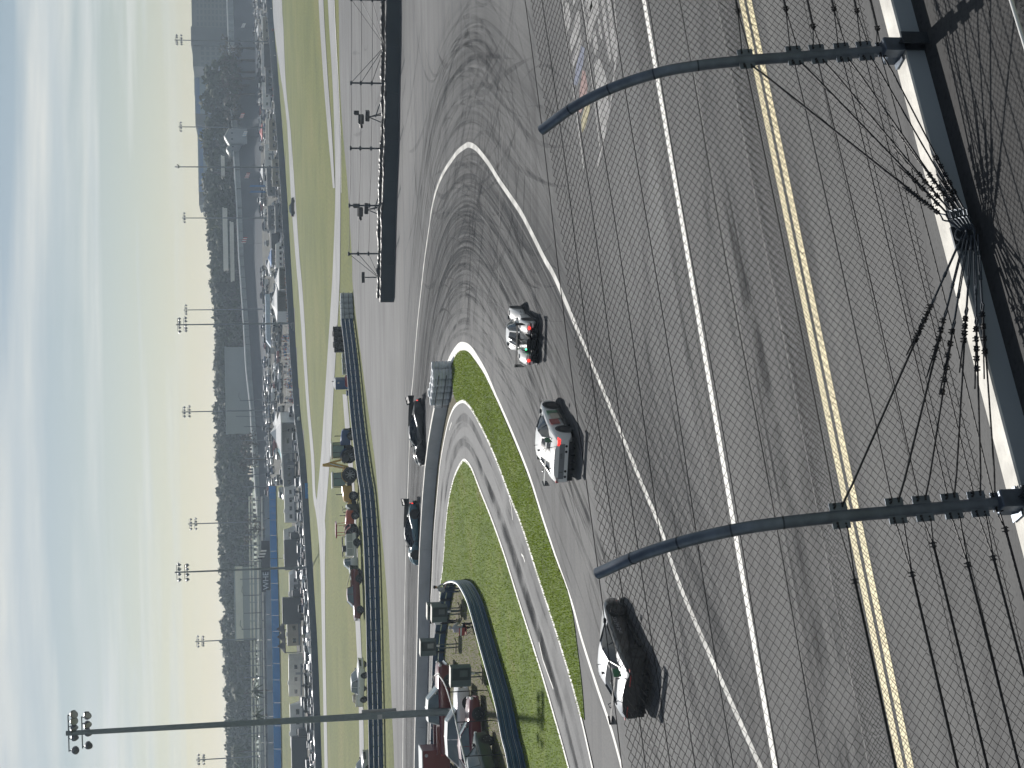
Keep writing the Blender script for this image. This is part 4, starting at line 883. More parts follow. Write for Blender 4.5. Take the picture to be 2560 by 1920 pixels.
# ------------------------------------------------------------ road vehicles
def road_vehicle(name,label,cat,loc,hd,st,cab,wb,wr,col,glass='glass_backlit',roofcol=None,wy=.80,extras=None,rim='rim',group=None):
    r=empty(name,loc,math.radians(hd),label,cat,group)
    body_loft(st).build('body',col,r,smooth=42)
    cabin(cab,parent=r,paintm=roofcol or col,glassm=glass)
    W_=max(s[1] for s in st); xf,xr=st[0][0],st[-1][0]; zf=st[1][3]; zr=st[-2][3]
    for x in wb:
        for s in (-1,1): arch(r,x,s*(W_+.004),wr,s); wheel(r,x,s*(W_-.10),wr,.24,rim,out=s)
    wf=st[1][1]; wr_=st[-2][1]
    for s in (-1,1):
        b=MB(); b.cbox((xf-.02,s*wf*.78,zf-.10),(.16,wf*.36,.16),.03); b.build('headlight','lamp_white',r)
        b=MB(); b.cbox((xr+.03,s*wr_*.86,zr-.16),(.12,wr_*.2,.26),.02); b.build('tail_light','lamp_red',r)
        cx=cab[0][0]-.25; b=MB(); b.cbox((cx,s*(W_+.10),cab[0][2]+.14),(.12,.18,.16),.03); b.build('mirror','black_plastic',r)
        b=MB(); b.box((.05,s*(W_+.003),st[len(st)//2][3]-.18),(.16,.012,.03)); b.build('door_handle','black_plastic',r)
    b=MB(); b.box((xf+.0,0,zf-.22),(.08,wf*1.15,.22)); b.build('grille','black_plastic',r)
    b=MB(); b.cbox((xf+.02,0,st[1][2]+.14),(.16,wf*1.9,.18),.04); b.build('front_bumper',col if 'pickup' not in name else 'chrome',r)
    b=MB(); b.cbox((xr-.02,0,st[-2][2]+.12),(.14,wr_*1.9,.17),.04); b.build('rear_bumper','black_plastic' if 'pickup' not in name else 'chrome',r)
    b=MB(); b.box((xr-.02,0,zr-.34),(.05,.32,.16)); b.build('number_plate','p_white',r)
    return r
PICK=[(2.85,.86,.45,.98,1.02),(2.7,.95,.38,1.08,1.12),(2.2,.98,.36,1.12,1.18),(1.2,.98,.36,1.14,1.20),(0,.98,.36,1.14,1.16),(-.7,.98,.38,1.12,1.14),(-2.6,.98,.42,1.10,1.11),(-2.85,.95,.5,1.06,1.07)]
PCAB=[(1.35,.86,1.14,.70,1.19),(.65,.86,1.15,.68,1.82),(.0,.86,1.15,.69,1.88),(-.75,.86,1.14,.67,1.84),(-.95,.86,1.12,.66,1.2)]
def bed(r,x0,x1,z=1.11,w=.98,m='p_white'):
    b=MB(); b.box(((x0+x1)/2,0,z+.012),(x1-x0,w*1.6,.015)); b.build('truck_bed','black_plastic',r)
    for s in (-1,1): b=MB(); b.box(((x0+x1)/2,s*(w-.07),z+.11),(x1-x0,.10,.22)); b.build('bed_side',m,r)
    b=MB(); b.box((x0,0,z+.1),(.06,w*1.8,.24)); b.build('tailgate',m,r)
p=G(918,1705); r=road_vehicle('pickup_truck','white pickup truck parked on the verge behind the guard rail','pickup truck',p,-31,PICK,PCAB,(1.85,-1.75),.40,'p_white'); bed(r,-2.8,-1.0)
b=MB(); b.tube([(-3.2,.5,1.2),(-2.7,.3,1.5)],.1,8); b.tube([(-2.75,0,1.2),(-3.4,.1,.9)],.06,6); b.cbox((-2.5,.1,1.4),(.5,1.1,.4),.1); b.build('cargo','p_tan',r)
SUV=[(2.35,.82,.35,.92,.96),(2.2,.92,.28,1.0,1.06),(1.6,.95,.26,1.04,1.12),(1.0,.95,.26,1.06,1.13),(0,.95,.26,1.06,1.08),(-1.4,.95,.28,1.06,1.08),(-2.2,.93,.32,1.04,1.06),(-2.38,.88,.4,.98,1.0)]
SCAB=[(1.15,.84,1.08,.68,1.12),(.4,.84,1.08,.66,1.66),(-.6,.84,1.07,.66,1.72),(-1.6,.84,1.07,.64,1.68),(-2.2,.82,1.05,.60,1.15)]
SED=[(2.35,.78,.30,.70,.74),(2.2,.88,.22,.78,.82),(1.6,.92,.2,.86,.92),(.95,.92,.2,.90,.96),(0,.92,.2,.92,.94),(-1.2,.92,.22,.94,.97),(-2.1,.90,.26,.94,.98),(-2.3,.85,.34,.88,.92)]
SDCAB=[(1.05,.80,.92,.62,.97),(.3,.80,.93,.58,1.40),(-.3,.80,.93,.59,1.46),(-1.0,.80,.94,.57,1.40),(-1.75,.78,.95,.52,1.0)]
road_vehicle('parked_van','silver minivan cut by the bottom edge of the picture','van',G(928,1925),-34,SUV,SCAB,(1.5,-1.4),.35,'p_silver')
r=road_vehicle('pickup_truck','maroon tow pickup truck with a pale flatbed parked behind the guard rail','tow truck',G(907,1487),197,PICK,PCAB,(1.85,-1.75),.40,'p_maroon'); bed(r,-2.8,-1.0,m='p_maroon')
b=MB(); b.prism([(-2.9,-.9,1.25),(-1.1,-.9,1.75),(-1.1,.9,1.75),(-2.9,.9,1.25)],(0,0,.07)); b.build('tow_deck','p_tan',r); b=MB(); b.prism([(-3.3,-.86,.5),(-1.5,-.86,.6),(-1.9,-.86,1.3),(-3.4,-.86,1.5)],(0,1.72,0)); b.build('tow_frame','p_black',r)
SVC=[(2.9,.86,.45,1.10,1.14),(2.75,.95,.38,1.2,1.24),(2.2,.98,.36,1.26,1.32),(1.3,.98,.36,1.28,1.34),(.2,.98,.36,1.26,1.3),(.1,.9,.5,.9,.92),(-2.7,.9,.5,.9,.92),(-2.8,.88,.55,.88,.9)]
r=road_vehicle('service_truck','white service truck with open utility lockers behind the guard rail','service truck',G(902,1392),192,SVC,[(1.5,.88,1.28,.72,1.33),(.9,.88,1.28,.70,1.98),(.5,.88,1.28,.70,2.04),(.25,.88,1.26,.69,2.0),(.15,.86,1.25,.68,1.3)],(1.9,-1.6),.42,'p_white')
for s in (-1,1): b=MB(); b.cbox((-1.35,s*.72,1.30),(2.6,.46,.86),.03); o=b.build('utility_locker','p_white',r); bb=MB(); [bb.box((-2.2+i*.85,s*.955,1.3),(.78,.01,.62)) for i in range(3)]; bb.build('locker_door','p_silver',o)
b=MB(); b.tube([(-.1,-.6,1.7),(-.1,-.6,2.1),(-2.4,-.6,2.1),(-2.4,-.6,1.7)],.04,6); b.tube([(-.1,.6,1.7),(-.1,.6,2.1),(-2.4,.6,2.1),(-2.4,.6,1.7)],.04,6); b.cbox((-1.0,0,1.85),(.7,.9,.5),.05); b.build('ladder_rack','black_plastic',r)
# tractors
def tractor(name,label,loc,hd,col,cab=True,canopy=None,glass='glass_green',scale=1.,wheelcol='rim'):
    r=empty(name,loc,math.radians(hd),label,'tractor'); r.scale=(scale,)*3
    b=MB(); b.loft([ring(x,w,zb,zs,zt) for x,w,zb,zs,zt in ((2.0,.36,.75,1.35,1.4),(1.85,.42,.65,1.5,1.56),(1.0,.44,.6,1.6,1.68),(.3,.46,.6,1.66,1.74))]); b.build('hood',col,r,smooth=40)
    b=MB(); b.cbox((-.1,0,.85),(2.6,.5,.5),.05); b.build('chassis','black_plastic',r)
    b=MB(); b.box((2.02,0,1.08),(.05,.5,.5)); b.build('grille','black_plastic',r)
    for s in (-1,1):
        wheel(r,-.85,s*.85,.82,.45,wheelcol,out=s,spokes=8); wheel(r,1.45,s*.75,.50,.32,wheelcol,out=s,spokes=8)
        b=MB(); b.loft([[(-.85+ .95*math.cos(a),s*.62,.82+.95*math.sin(a)),(-.85+.95*math.cos(a),s*1.08,.82+.95*math.sin(a)),(-.85+.90*math.cos(a),s*1.08,.82+.90*math.sin(a)),(-.85+.90*math.cos(a),s*.62,.82+.90*math.sin(a))] for a in np.linspace(.35,2.7,9)]); b.build('mudguard',col,r)
    b=MB(); b.tube([(1.2,.2,1.6),(1.2,.2,2.35)],.045,6); b.build('exhaust','black_plastic',r)
    if cab:
        for s in (-1,1):
            for x in (.35,-.5,-1.15): b=MB(); b.tube([(x,s*.66,1.3),(x*.93-.02,s*.58,2.6)],.04,5); b.build('cab_pillar','black_plastic',r)
        for s in (-1,1): b=MB(); b.poly([(.33,s*.65,1.35),(-1.13,s*.65,1.35),(-1.06,s*.585,2.55),(.3,s*.585,2.55)]); b.build('cab_window',glass,r)
        b=MB(); b.poly([(.35,-.64,1.7),(.35,.64,1.7),(.3,.57,2.55),(.3,-.57,2.55)]); b.build('cab_window',glass,r); b=MB(); b.poly([(-1.15,-.64,1.6),(-1.15,.64,1.6),(-1.08,.57,2.55),(-1.08,-.57,2.55)]); b.build('cab_window',glass,r)
        b=MB(); b.cbox((-.4,0,2.68),(1.75,1.4,.18),.05); b.build('cab_roof','p_white' if canopy is None else canopy,r)
        b=MB(); b.cbox((-.6,0,1.45),(.5,.5,.5),.05); b.build('seat','black_plastic',r)
    else:
        for s in (-1,1): b=MB(); b.tube([(-1.1,s*.55,1.0),(-1.1,s*.55,2.75)],.04,6); b.tube([(.2,s*.5,1.6),(.1,s*.5,2.75)],.03,6); b.build('roll_bar',col,r)
        b=MB(); b.prism([(-1.5,-.7,2.75),(.4,-.7,2.75),(.3,-.6,2.92),(-1.35,-.6,2.92)],(0,1.4,0)); b.build('canopy',canopy,r)
        b=MB(); b.cbox((-.75,0,1.3),(.5,.55,.18),.05); b.cbox((-.98,0,1.55),(.12,.55,.5),.05); b.build('seat','black_plastic',r)
        b=MB(); b.tube([(.1,0,1.6),(-.15,0,1.75)],.03,5); b.lathe([(.19,0),(.21,.02),(.19,.04)],(-.18,0,1.75),'X',12); b.build('steering_wheel','black_plastic',r)
    return r
tractor('tractor','dark blue tractor with green tinted cab behind the guard rail',G(889,1116),-14,'p_navy',scale=1.08)
r=tractor('backhoe_loader','yellow backhoe loader with raised folded boom behind the guard rail',G(893,1208),190,'p_yellow',scale=1.1)
b=MB(); b.prism([(-1.5,-.18,.8),(-1.9,-.18,.9),(-2.35,-.18,2.6),(-2.2,-.18,3.7),(-1.95,-.18,3.7),(-1.85,-.18,2.6)],(0,.36,0)); b.build('boom','p_yellow',r)
b=MB(); b.prism([(-2.2,-.13,3.6),(-2.0,-.13,3.7),(-2.5,-.13,1.6),(-2.75,-.13,1.5)],(0,.26,0)); b.build('dipper_arm','p_yellow',r); b=MB(); b.prism([(-2.3,-.35,1.6),(-2.9,-.35,1.6),(-3.05,-.35,.9),(-2.5,-.35,.75)],(0,.7,0)); b.build('digging_bucket','p_black',r)
b=MB(); b.tube([(-1.7,.2,1.0),(-2.2,.2,2.9)],.06,7); b.build('hydraulic_ram','chrome',r)
for s in (-1,1): b=MB(); b.prism([(.2,s*.62,1.3),(.3,s*.62,1.6),(2.4,s*.62,.95),(2.4,s*.62,.65)],(0,s*.1,0)); b.build('loader_arm','p_yellow',r)
b=MB(); b.prism([(2.35,-1.05,.15),(3.25,-1.05,.15),(3.3,-1.05,.3),(2.6,-1.05,1.25),(2.35,-1.05,1.3)],(0,2.1,0)); b.build('loader_bucket','p_black',r)
c=G(893,1272); r=empty('mower_deck',c,.3,'dark mower attachment with upright forks beside the yellow loader','mower'); b=MB(); b.prism([(-.9,-.5,.1),(.9,-.5,.1),(.8,-.5,.75),(-.7,-.5,.9)],(0,1.0,0)); b.build('deck','p_black',r)
for x in (-.3,.1): b=MB(); b.tube([(x,0,.8),(x-.1,0,1.7),(x+.25,0,1.75)],.05,6); b.build('fork','black_plastic',r)
tractor('tractor','orange tractor with a red sun canopy behind the guard rail',G(897,1312),-12,'p_orange',cab=False,canopy='p_red',scale=.95)
# the car on the far access road
road_vehicle('dark_car','dark car driving along the far infield road','car',G(737,518),96-100,SED,SDCAB,(1.45,-1.4),.34,'p_black')
# ------------------------------------------------------------ marshals paddock
GR=lambda x,y:G(x,y)+Vector((0,0,.075))
road_vehicle('estate_car','white estate car with bright roof parked inside the marshals paddock','car',GR(1187,1815),4,SUV,SCAB,(1.5,-1.45),.36,'p_white')
road_vehicle('red_car','dark red hatchback parked in front of the white car in the paddock','car',GR(1212,1848),10,SED,SDCAB,(1.45,-1.4),.34,'p_maroon')
road_vehicle('dark_suv','dark green off-road wagon with red tail lamps at the lower picture edge','car',GR(1248,1925),68,SUV,SCAB,(1.5,-1.45),.38,'p_darkgreen')
r=road_vehicle('pickup_truck','red pickup truck with white cab roof behind the white car','pickup truck',GR(1140,1768),3,PICK,PCAB,(1.85,-1.75),.38,'p_maroon',roofcol='p_white'); bed(r,-2.8,-1.0,m='p_maroon')
c=GR(1142,1915); r=empty('box_trailer',c,.02,'maroon box trailer at the lower picture edge','trailer')
b=MB(); b.cbox((-.6,0,1.35),(3.8,2.0,1.75),.04); b.build('box','p_maroon',r); b=MB(); b.cbox((-.6,0,2.25),(3.84,2.04,.06),.02); b.build('roof','p_white',r)
for x in (-1.2,-.3):
    for s in (-1,1): wheel(r,x,s*.9,.34,.2,'rim',out=s)
b=MB(); b.lathe([(0,0),(.11,0)],(1.0,-1.012,2.0),'Y',12); b.build('round_badge','cloth_grey',r); b=MB(); b.tube([(1.3,0,.5),(2.4,0,.45)],.05,6); b.build('drawbar','black_plastic',r)
mat('panel_dark',(.022,.035,.036),.45,var=.2); mat('panel_side',(.085,.12,.12),.5,var=.12); mat('panel_glass',(.12,.15,.15),.15,spec=.8)
def flag_panel(label,px,top,w,h,hd,feet=.55):
    """light panel box on a stand, seen from behind"""
    c=GR(*px); d=c.y/FOC; H_=(px[0]-top)*d*1.03; r=empty('signal_panel',c,hd,label,'signal panel','marshals light panels')
    b=MB(); b.cbox((0,0,H_-h/2),(w,.55,h),.02); b.build('housing','panel_side',r)
    b=MB(); b.box((w*.16,-.285,H_-h*.5),(w*.60,.02,h*.88)); o=b.build('rear_door','panel_dark',r)
    b=MB(); b.box((w*.20,-.30,H_-h*.62),(w*.34,.015,h*.4)); b.build('window','panel_glass',o)
    b=MB(); b.box((0,.0,H_+.015),(w*1.04,.62,.03)); b.build('top_cover','white_concrete',r)  # cover is white to paint in its sunlit top
    for x in (-.12,.12): b=MB(); b.tube([(x,0,0),(x,0,H_-h+.02)],.04,6); b.build('stand','panel_side',r)
    b=MB(); b.box((0,0,.03),(w*.8,.7,.05)); b.build('base','dirt',r)
    b=MB(); b.cbox((w*.2,-.33,H_-h-.10),(.12,.1,.2),.02); b.build('handle','lamp_white',r)
    return r
flag_panel('dark signal panel box behind the standing marshal in the white shirt',(1156,1530),1083,1.0,.95,-.25)
flag_panel('flat topped signal panel box partly hidden behind another panel',(1150,1524),1072,.95,.9,-.25)
flag_panel('tall signal panel box on a thin post right of the seated marshal',(1142,1614),1055,1.0,1.0,-.25)
flag_panel('large signal panel box beside the front of the white car',(1208,1686),1130,1.15,1.15,-.2)
# pipe railing round the paddock vehicles
r=empty('pipe_railing',GR(1200,1760),0,'bent white pipe railing in front of the parked paddock cars','railing'); o0=r.location.copy()
ba=GP([(1128,1687),(1165,1680),(1192,1700),(1216,1760),(1240,1845),(1264,1930),(1300,2050)],.07,4); b=MB(); b.tube([p-o0+Vector((0,0,1.95 if i>6 else 1.1+.85*i/6)) for i,p in enumerate(ba)],.038,8); b.build('top_rail','white_pipe',r,smooth=50)
for i in (10,14,18,22): b=MB(); b.tube([ba[i]-o0,ba[i]-o0+Vector((0,0,1.93))],.03,6); b.build('railing_post','black_plastic',r)
bf=GP([(1128,1687),(1120,1720),(1114,1780),(1112,1850),(1111,1930)],.07,4); b=MB(); b.tube([p-o0+Vector((0,0,1.1 )) for p in bf],.03,8); b.build('top_rail','black_plastic',r,smooth=50)
for i in (4,8,12): b=MB(); b.tube([bf[i]-o0,bf[i]-o0+Vector((0,0,1.1))],.025,6); b.build('railing_post','black_plastic',r)
# ------------------------------------------------------------ floodlight masts
mat('lamp_shell',(.14,.15,.17),.4,.3,var=.12); mat('lamp_glass',(.5,.5,.48),.12,spec=.9)
def lamp_head(r,p,yaw,tilt,s):
    o=bpy.data.objects.new('floodlight',None); COL.objects.link(o); o.parent=r; o.location=p; o.rotation_euler=(0,tilt,yaw); o.empty_display_size=.1; o.scale=(s,s,s)
    b=MB(); b.lathe([(.02,-.42),(.14,-.40),(.27,-.25),(.36,-.02),(.38,.08)],(.30,0,-.35),'X',14); b.build('reflector','lamp_shell',o,smooth=50)
    b=MB(); b.lathe([(0,.0),(.36,.0)],(.36,0,-.35),'X',14); b.build('lens','lamp_glass',o)
    b=MB(); n=9; b.loft([[(.34,.39*math.cos(a),-.35+.39*math.sin(a)),(.74-.3*abs(math.cos(a)),.40*math.cos(a),-.35+.42*math.sin(a)),(.74-.3*abs(math.cos(a)),.37*math.cos(a),-.35+.39*math.sin(a)),(.34,.37*math.cos(a),-.35+.37*math.sin(a))] for a in np.linspace(-.3,math.pi+.3,n)],cap=True); b.build('visor','lamp_shell',o,smooth=50)
    b=MB(); b.tube([(0,0,.12),(.0,0,-.1),(.1,0,-.35)],.05,6); b.build('yoke','lamp_shell',o); return o
def flood_mast(label,base,H_,rb,rt,arms,s,hd,lean=(0,0),m='pole_grey',group=None):
    r=empty('floodlight_mast',base,hd,label,'light pole',group)
    b=MB(); b.tube([(0,0,0),(0,0,H_*.5),(0,0,H_)],[rb,(rb+rt)/2,rt],14); b.build('mast',m,r,smooth=50)
    for z,half,heads in arms:
        b=MB(); b.tube([(0,-half,z),(0,half,z)],.06*s,6); b.build('crossarm',m,r)
        for y,yaw in heads: lamp_head(r,(0,y,z-.1*s),yaw,.35,s)
    return r
base=GR(1146,1778); Hm=(1146-205)*base.y/FOC*1.012
r=flood_mast('tall grey floodlight mast rising from the marshals paddock',base,Hm,.24,.15,[(Hm-.15,1.15,[(1.1,.6),(.75,.2),(.4,-.8),(-.35,2.6),(-1.1,3.4)]),(Hm-.95,1.0,[(.95,.9),(.55,-.5),(-.1,2.9),(-.9,3.0)])],.66,math.radians(-95))
b=MB(); zc=(1146-950)*base.y/FOC; b.box((-.28,.06,zc),(.05,.56,2.2)); b.box((.28,.0,zc),(.02,.3,.3)); b.rz=0; sgn=b.build('sign_plate','concrete',r)
# ------------------------------------------------------------ infield camp and background
def AT_(y,Y,dz=0.):
    r=ray(640,y); x=r[0]*Y/r[1]; return Vector((x,Y,terrain(x,Y)+dz))
def YW(y):
    Y=400.
    for _ in range(12): r=ray(640,y); Y=ywall(r[0]*Y/r[1])
    return Y
def S_(y,s): return AT_(y,YW(y)+s)
mat('rv_white',(.62,.62,.60),.35,var=.08,scale=.6); mat('rv_paint',(1,1,1),.35,var=.1,scale=.6,objcol=True); mat('rv_dark',(.05,.055,.065),.4,var=.1); mat('rv_grey',(.28,.29,.30),.4,var=.1); mat('rv_stripe',(.12,.13,.17),.4)
mat('cloth_white',(.75,.75,.74),.8,var=.06); mat('cloth_blue',(.03,.14,.35),.7,var=.1); mat('cloth_teal',(.05,.25,.28),.7); mat('cloth_red',(.4,.05,.05),.7); mat('cloth_pale',(.45,.55,.65),.6); mat('cloth_black',(.03,.03,.035),.8)
mat('bright_blue',(.02,.22,.62),.6,var=.1,scale=.2); mat('bank_far',(.045,.055,.07),.8,var=.15,scale=.05); mat('bank_wall',(.30,.33,.35),.8,var=.15,scale=.3)
mat('bld_grey',(.07,.085,.10),.7,var=.08,scale=.1); mat('bld_dark',(.045,.055,.07),.7,var=.08,scale=.1); mat('bld_pale',(.30,.33,.36),.7,var=.06,scale=.1); mat('bld_blue',(.12,.19,.26),.6,var=.06,scale=.1); mat('bld_trim',(.03,.12,.32),.6); mat('bld_glass',(.05,.065,.08),.15,spec=.8); mat('roof_white',(.72,.71,.66),.6,var=.08,scale=.2)
# far car: one mesh, four variants
def far_car(st,cab,wb,wr):
    b=MB(); b.mi=0; b.loft([ring(*s) for s in st])
    S=[[(x,-wb_,zb),(x,-wt,zt),(x,wt,zt),(x,wb_,zb)] for x,wb_,zb,wt,zt in cab]
    for i in range(len(S)-1):
        for k in range(3):
            b.mi=1 if (k!=1 or i in (0,len(S)-2)) else 0; b.add([S[i][k],S[i][k+1],S[i+1][k+1],S[i+1][k]],[(0,1,2,3)])
    b.mi=2
    W_=max(s[1] for s in st)
    for x in wb:
        for s in (-1,1): b.lathe([(0,-.12),(wr,-.12),(wr,.12),(0,.12)],(x,s*(W_-.08),wr),'Y',10)
    return b.mesh('parked_car',['obj_paint','glass_dark','rubber'],smooth=40)
FC=[far_car(SED,SDCAB,(1.45,-1.4),.33),far_car(SUV,SCAB,(1.5,-1.45),.36),far_car(PICK,PCAB,(1.85,-1.75),.38)]
VAN=[(2.5,.85,.4,1.0,1.05),(2.35,.95,.32,1.15,1.2),(1.7,.98,.3,1.3,1.4),(1.0,.98,.3,1.5,1.6),(0,.98,.3,1.6,1.65),(-2.4,.98,.3,1.6,1.65),(-2.6,.95,.35,1.55,1.6)]
FC.append(far_car(VAN,[(1.3,.9,1.4,.8,1.5),(.7,.9,1.6,.82,2.2),(0,.9,1.6,.84,2.3),(-1.5,.9,1.6,.84,2.3),(-2.5,.9,1.6,.82,2.2)],(1.6,-1.6),.36))
CARCOL=[(.80,.80,.78),(.80,.80,.78),(.62,.62,.63),(.34,.35,.36),(.04,.04,.045),(.03,.03,.035),(.22,.03,.03),(.03,.06,.14),(.38,.36,.32),(.12,.13,.14),(.6,.6,.6)]
CN=['white','white','silver','grey','black','black','dark red','dark blue','beige','dark grey','pale grey']
def put_car(p,rz,label,group,k=None,col=None):
    ci=random.randrange(len(CARCOL)); col=CARCOL[ci]; label=CN[ci]+' '+label; group=CN[ci]+' '+group
    o=bpy.data.objects.new('parked_car',FC[random.choice((0,0,1,1,2,3)) if k is None else k]); COL.objects.link(o); o.location=p; o.rotation_euler=(0,0,rz); o.color=(*(col or random.choice(CARCOL)),1); s=random.uniform(.95,1.08); o.scale=(s,s,s)
    return tag(o,label,'car',group)
for row,(s0,lab) in enumerate(((7,'parked car in the glinting front row behind the blue infield wall'),(13,'parked car in the second glinting row behind the blue infield wall'),(19,'parked car in the third row behind the blue infield wall'),(27,'parked car in the rear row in front of the motorhomes'))):
    y=1030 if row<2 else 1250
    while y<1975:
        if random.random()<.90: put_car(S_(y,s0+random.uniform(-1,1)),random.choice((-1.2,-1.4,1.5,-1.7))+random.gauss(0,.12),lab,'cars parked in rows, '+('first','second','third','fourth')[row])
        y+=random.uniform(22,36) if row<2 else random.uniform(28,48)
for row,(s0,lab) in enumerate(((42,'parked car between the motorhomes on the far camping ground'),(74,'parked car in the glinting middle row of the far camping ground'),(96,'parked car in a back row of the far camping ground'),(122,'parked car in the last but one row before the dark far banking'),(148,'parked car in the last row before the dark far banking'))):
    y=-30
    while y<(1240 if row>0 else 640):
        if random.random()<.82: put_car(S_(y,s0+random.uniform(-3,3)),random.choice((-1.2,-1.6,0.1,1.5))+random.gauss(0,.2),lab,'cars of the camping ground, '+('row one','row two','row three','row four','row five')[row])
        y+=random.uniform(15,32)
# motorhomes
def rv(L_,H_,kind):
    r=empty('motorhome',(0,0,-50),0); h=H_
    b=MB()
    if kind==0: b.cbox((0,0,.45+h/2),(L_,2.5,h),.12)
    elif kind==1: b.prism([(-L_/2,-1.2,.5),(L_/2-.3,-1.2,.5),(L_/2,-1.2,1.3),(L_/2-.5,-1.2,h*.75),(L_/2-.9,-1.2,h+.45),(-L_/2,-1.2,h+.45)],(0,2.4,0))
    else: b.prism([(-L_/2,-1.2,.6),(L_/2-1.6,-1.2,.6),(L_/2-1.6,-1.2,1.7),(L_/2,-1.2,1.7),(L_/2+.1,-1.2,2.4),(L_/2-.4,-1.2,h+.45),(-L_/2,-1.2,h+.45)],(0,2.4,0))
    b.build('body','rv_paint',r)
    for x in np.linspace(-L_*.36,L_*.30,4 if kind else 3): b=MB(); b.box((x,-1.26,h*.66),(L_*.11,.03,.65)); b.build('window','glass_dark',r)
    b=MB(); b.box((L_*.12,-1.26,1.35),(.7,.03,1.8)); b.build('door','rv_grey',r)
    b=MB(); b.box((-L_*.05,-1.262,.95),(L_*.86,.02,.28)); b.build('stripe','rv_stripe',r)
    for x in (-L_*.22,L_*.3): b=MB(); b.lathe([(0,-.1),(.42,-.1),(.42,.1),(0,.1)],(x,-1.15,.42),'Y',12); b.build('wheel','rubber',r)
    b=MB(); b.cbox((-L_*.2,0,h+.60),(1.0,.9,.28),.06); b.build('roof_unit','rv_white',r); b=MB(); b.box((-.2,0,h+.475),(L_*.94,2.35,.05)); b.build('roof','roof_white',r)  # white roof sheet paints the sunlit top
    return r
RVP=[rv(9.5,3.0,0),rv(11,3.1,1),rv(8,2.9,2),rv(12,3.3,0)]
for o in RVP: o.location=(0,-70,-40)
used=set()
def put_rv(p,rz,k,label,group):
    o=RVP[k] if k not in used else copy_tree(RVP[k]); used.add(k); o.location=p; o.rotation_euler=(0,0,rz); tag(o,label,'motorhome',group); setcol(o,random.choice(((.68,.68,.66),(.7,.7,.68),(.62,.6,.54),(.4,.4,.41),(.3,.27,.22),(.12,.13,.15),(.66,.66,.66)))); o.scale=(random.uniform(.8,1.1),1,random.uniform(.85,1.08))
y=-25; i=0
while y<640:
    put_rv(S_(y,24+random.uniform(0,8)),random.gauss(.05,.2),random.randint(0,3),ORD[i]+' motorhome from the top in the far camp row nearest the blue wall','motorhomes of the far camp, front row'); y+=random.uniform(75,150); i+=1
y=-30
while y<640: put_car(S_(y,9+random.uniform(-2,3)),random.choice((-1.2,-1.6,0.1,1.5))+random.gauss(0,.2),'parked car close behind the upper part of the blue wall','cars close behind the upper blue wall'); y+=random.uniform(24,50)
y=-15; i=0
while y<640:
    i+=1; put_rv(S_(y,62+random.uniform(-6,8)),random.gauss(0,.25),random.randint(0,3),ORD[i-1]+' motorhome from the top among the cars of the far camp','motorhomes of the far camp, second row'); y+=random.uniform(55,100)
y=1262; i=0
while y<1960:
    if not(1520<y<1560): i+=1; put_rv(S_(y,40+random.uniform(0,6)),random.gauss(-.08,.15),random.choice((0,1,1,2,3)),ORD[i-1]+' motorhome from the top below the bright blue banner wall','motorhomes below the blue banner wall')
    y+=random.uniform(88,125)
for k,y in enumerate((1105,1140,1180)): put_rv(S_(y,34+4*k),.1*k,(0,3,2)[k],('motorhome behind the tents, smallest gap to the white tent','motorhome behind the tents, middle of three','motorhome behind the tents, nearest the bright blue wall')[k],'motorhomes behind the tents')
for _k,_o in enumerate(RVP):
    if _k not in used:
        for _c in list(_o.children): bpy.data.objects.remove(_c)
        bpy.data.objects.remove(_o)
# dark containers and truck boxes
for y,s,L_,H_,lab in ((1530,40,6,4.2,'tall black hospitality trailer among the motorhomes'),(1390,39,7,3.4,'dark rounded bus parked below the blue banner wall'),(1900,38,9,3.4,'dark truck box at the lower picture edge'),(605,44,5,3.0,'dark blue van box beside the orange awning'),(140,30,9,3.2,'dark transporter near the uppermost floodlight mast')):
    r=empty('transporter',S_(y,s),.05,lab,'truck'); b=MB(); b.cbox((0,0,.6+H_/2),(L_,2.5,H_),.15); b.build('box','rv_dark',r); b=MB(); b.cbox((L_/2+.9,0,1.4),(1.6,2.3,2.2),.2); b.build('cab','rv_dark',r)
    for x in (-L_*.3,L_*.3): b=MB(); b.lathe([(0,-.1),(.45,-.1),(.45,.1),(0,.1)],(x,-1.2,.45),'Y',12); b.build('wheel','rubber',r)
# tents and awnings
def tent(p,w,h,rz,m,label,walls=False,peak=1.):
    r=empty('canopy_tent',p,rz,label,'tent'); e=w/2
    for x in (-e,e):
        for yy in (-e,e): b=MB(); b.tube([(x,yy,0),(x,yy,h)],.05,5); b.build('leg','galv_dark',r)
    b=MB(); b.add([(-e-.1,-e-.1,h),(e+.1,-e-.1,h),(e+.1,e+.1,h),(-e-.1,e+.1,h),(0,0,h+peak),(-e*.4,-e*.4,h+peak*.45),(e*.4,-e*.4,h+peak*.45),(e*.4,e*.4,h+peak*.45),(-e*.4,e*.4,h+peak*.45)],[(0,1,6,5),(1,2,7,6),(2,3,8,7),(3,0,5,8),(5,6,4),(6,7,4),(7,8,4),(8,5,4)]); b.build('canopy',m,r)
    if walls: b=MB(); b.poly([(-e,e,0),(e,e,0),(e,e,h),(-e,e,h)]); b.poly([(e,-e,0),(e,e,0),(e,e,h),(e,-e,h)]); b.poly([(-e,-e,0),(-e,e,0),(-e,e,h),(-e,-e,h)]); b.build('side_wall',m,r)
    b=MB(); b.box((0,-e-.12,h-.12),(w+.1,.03,.28)); b.build('valance',m,r)
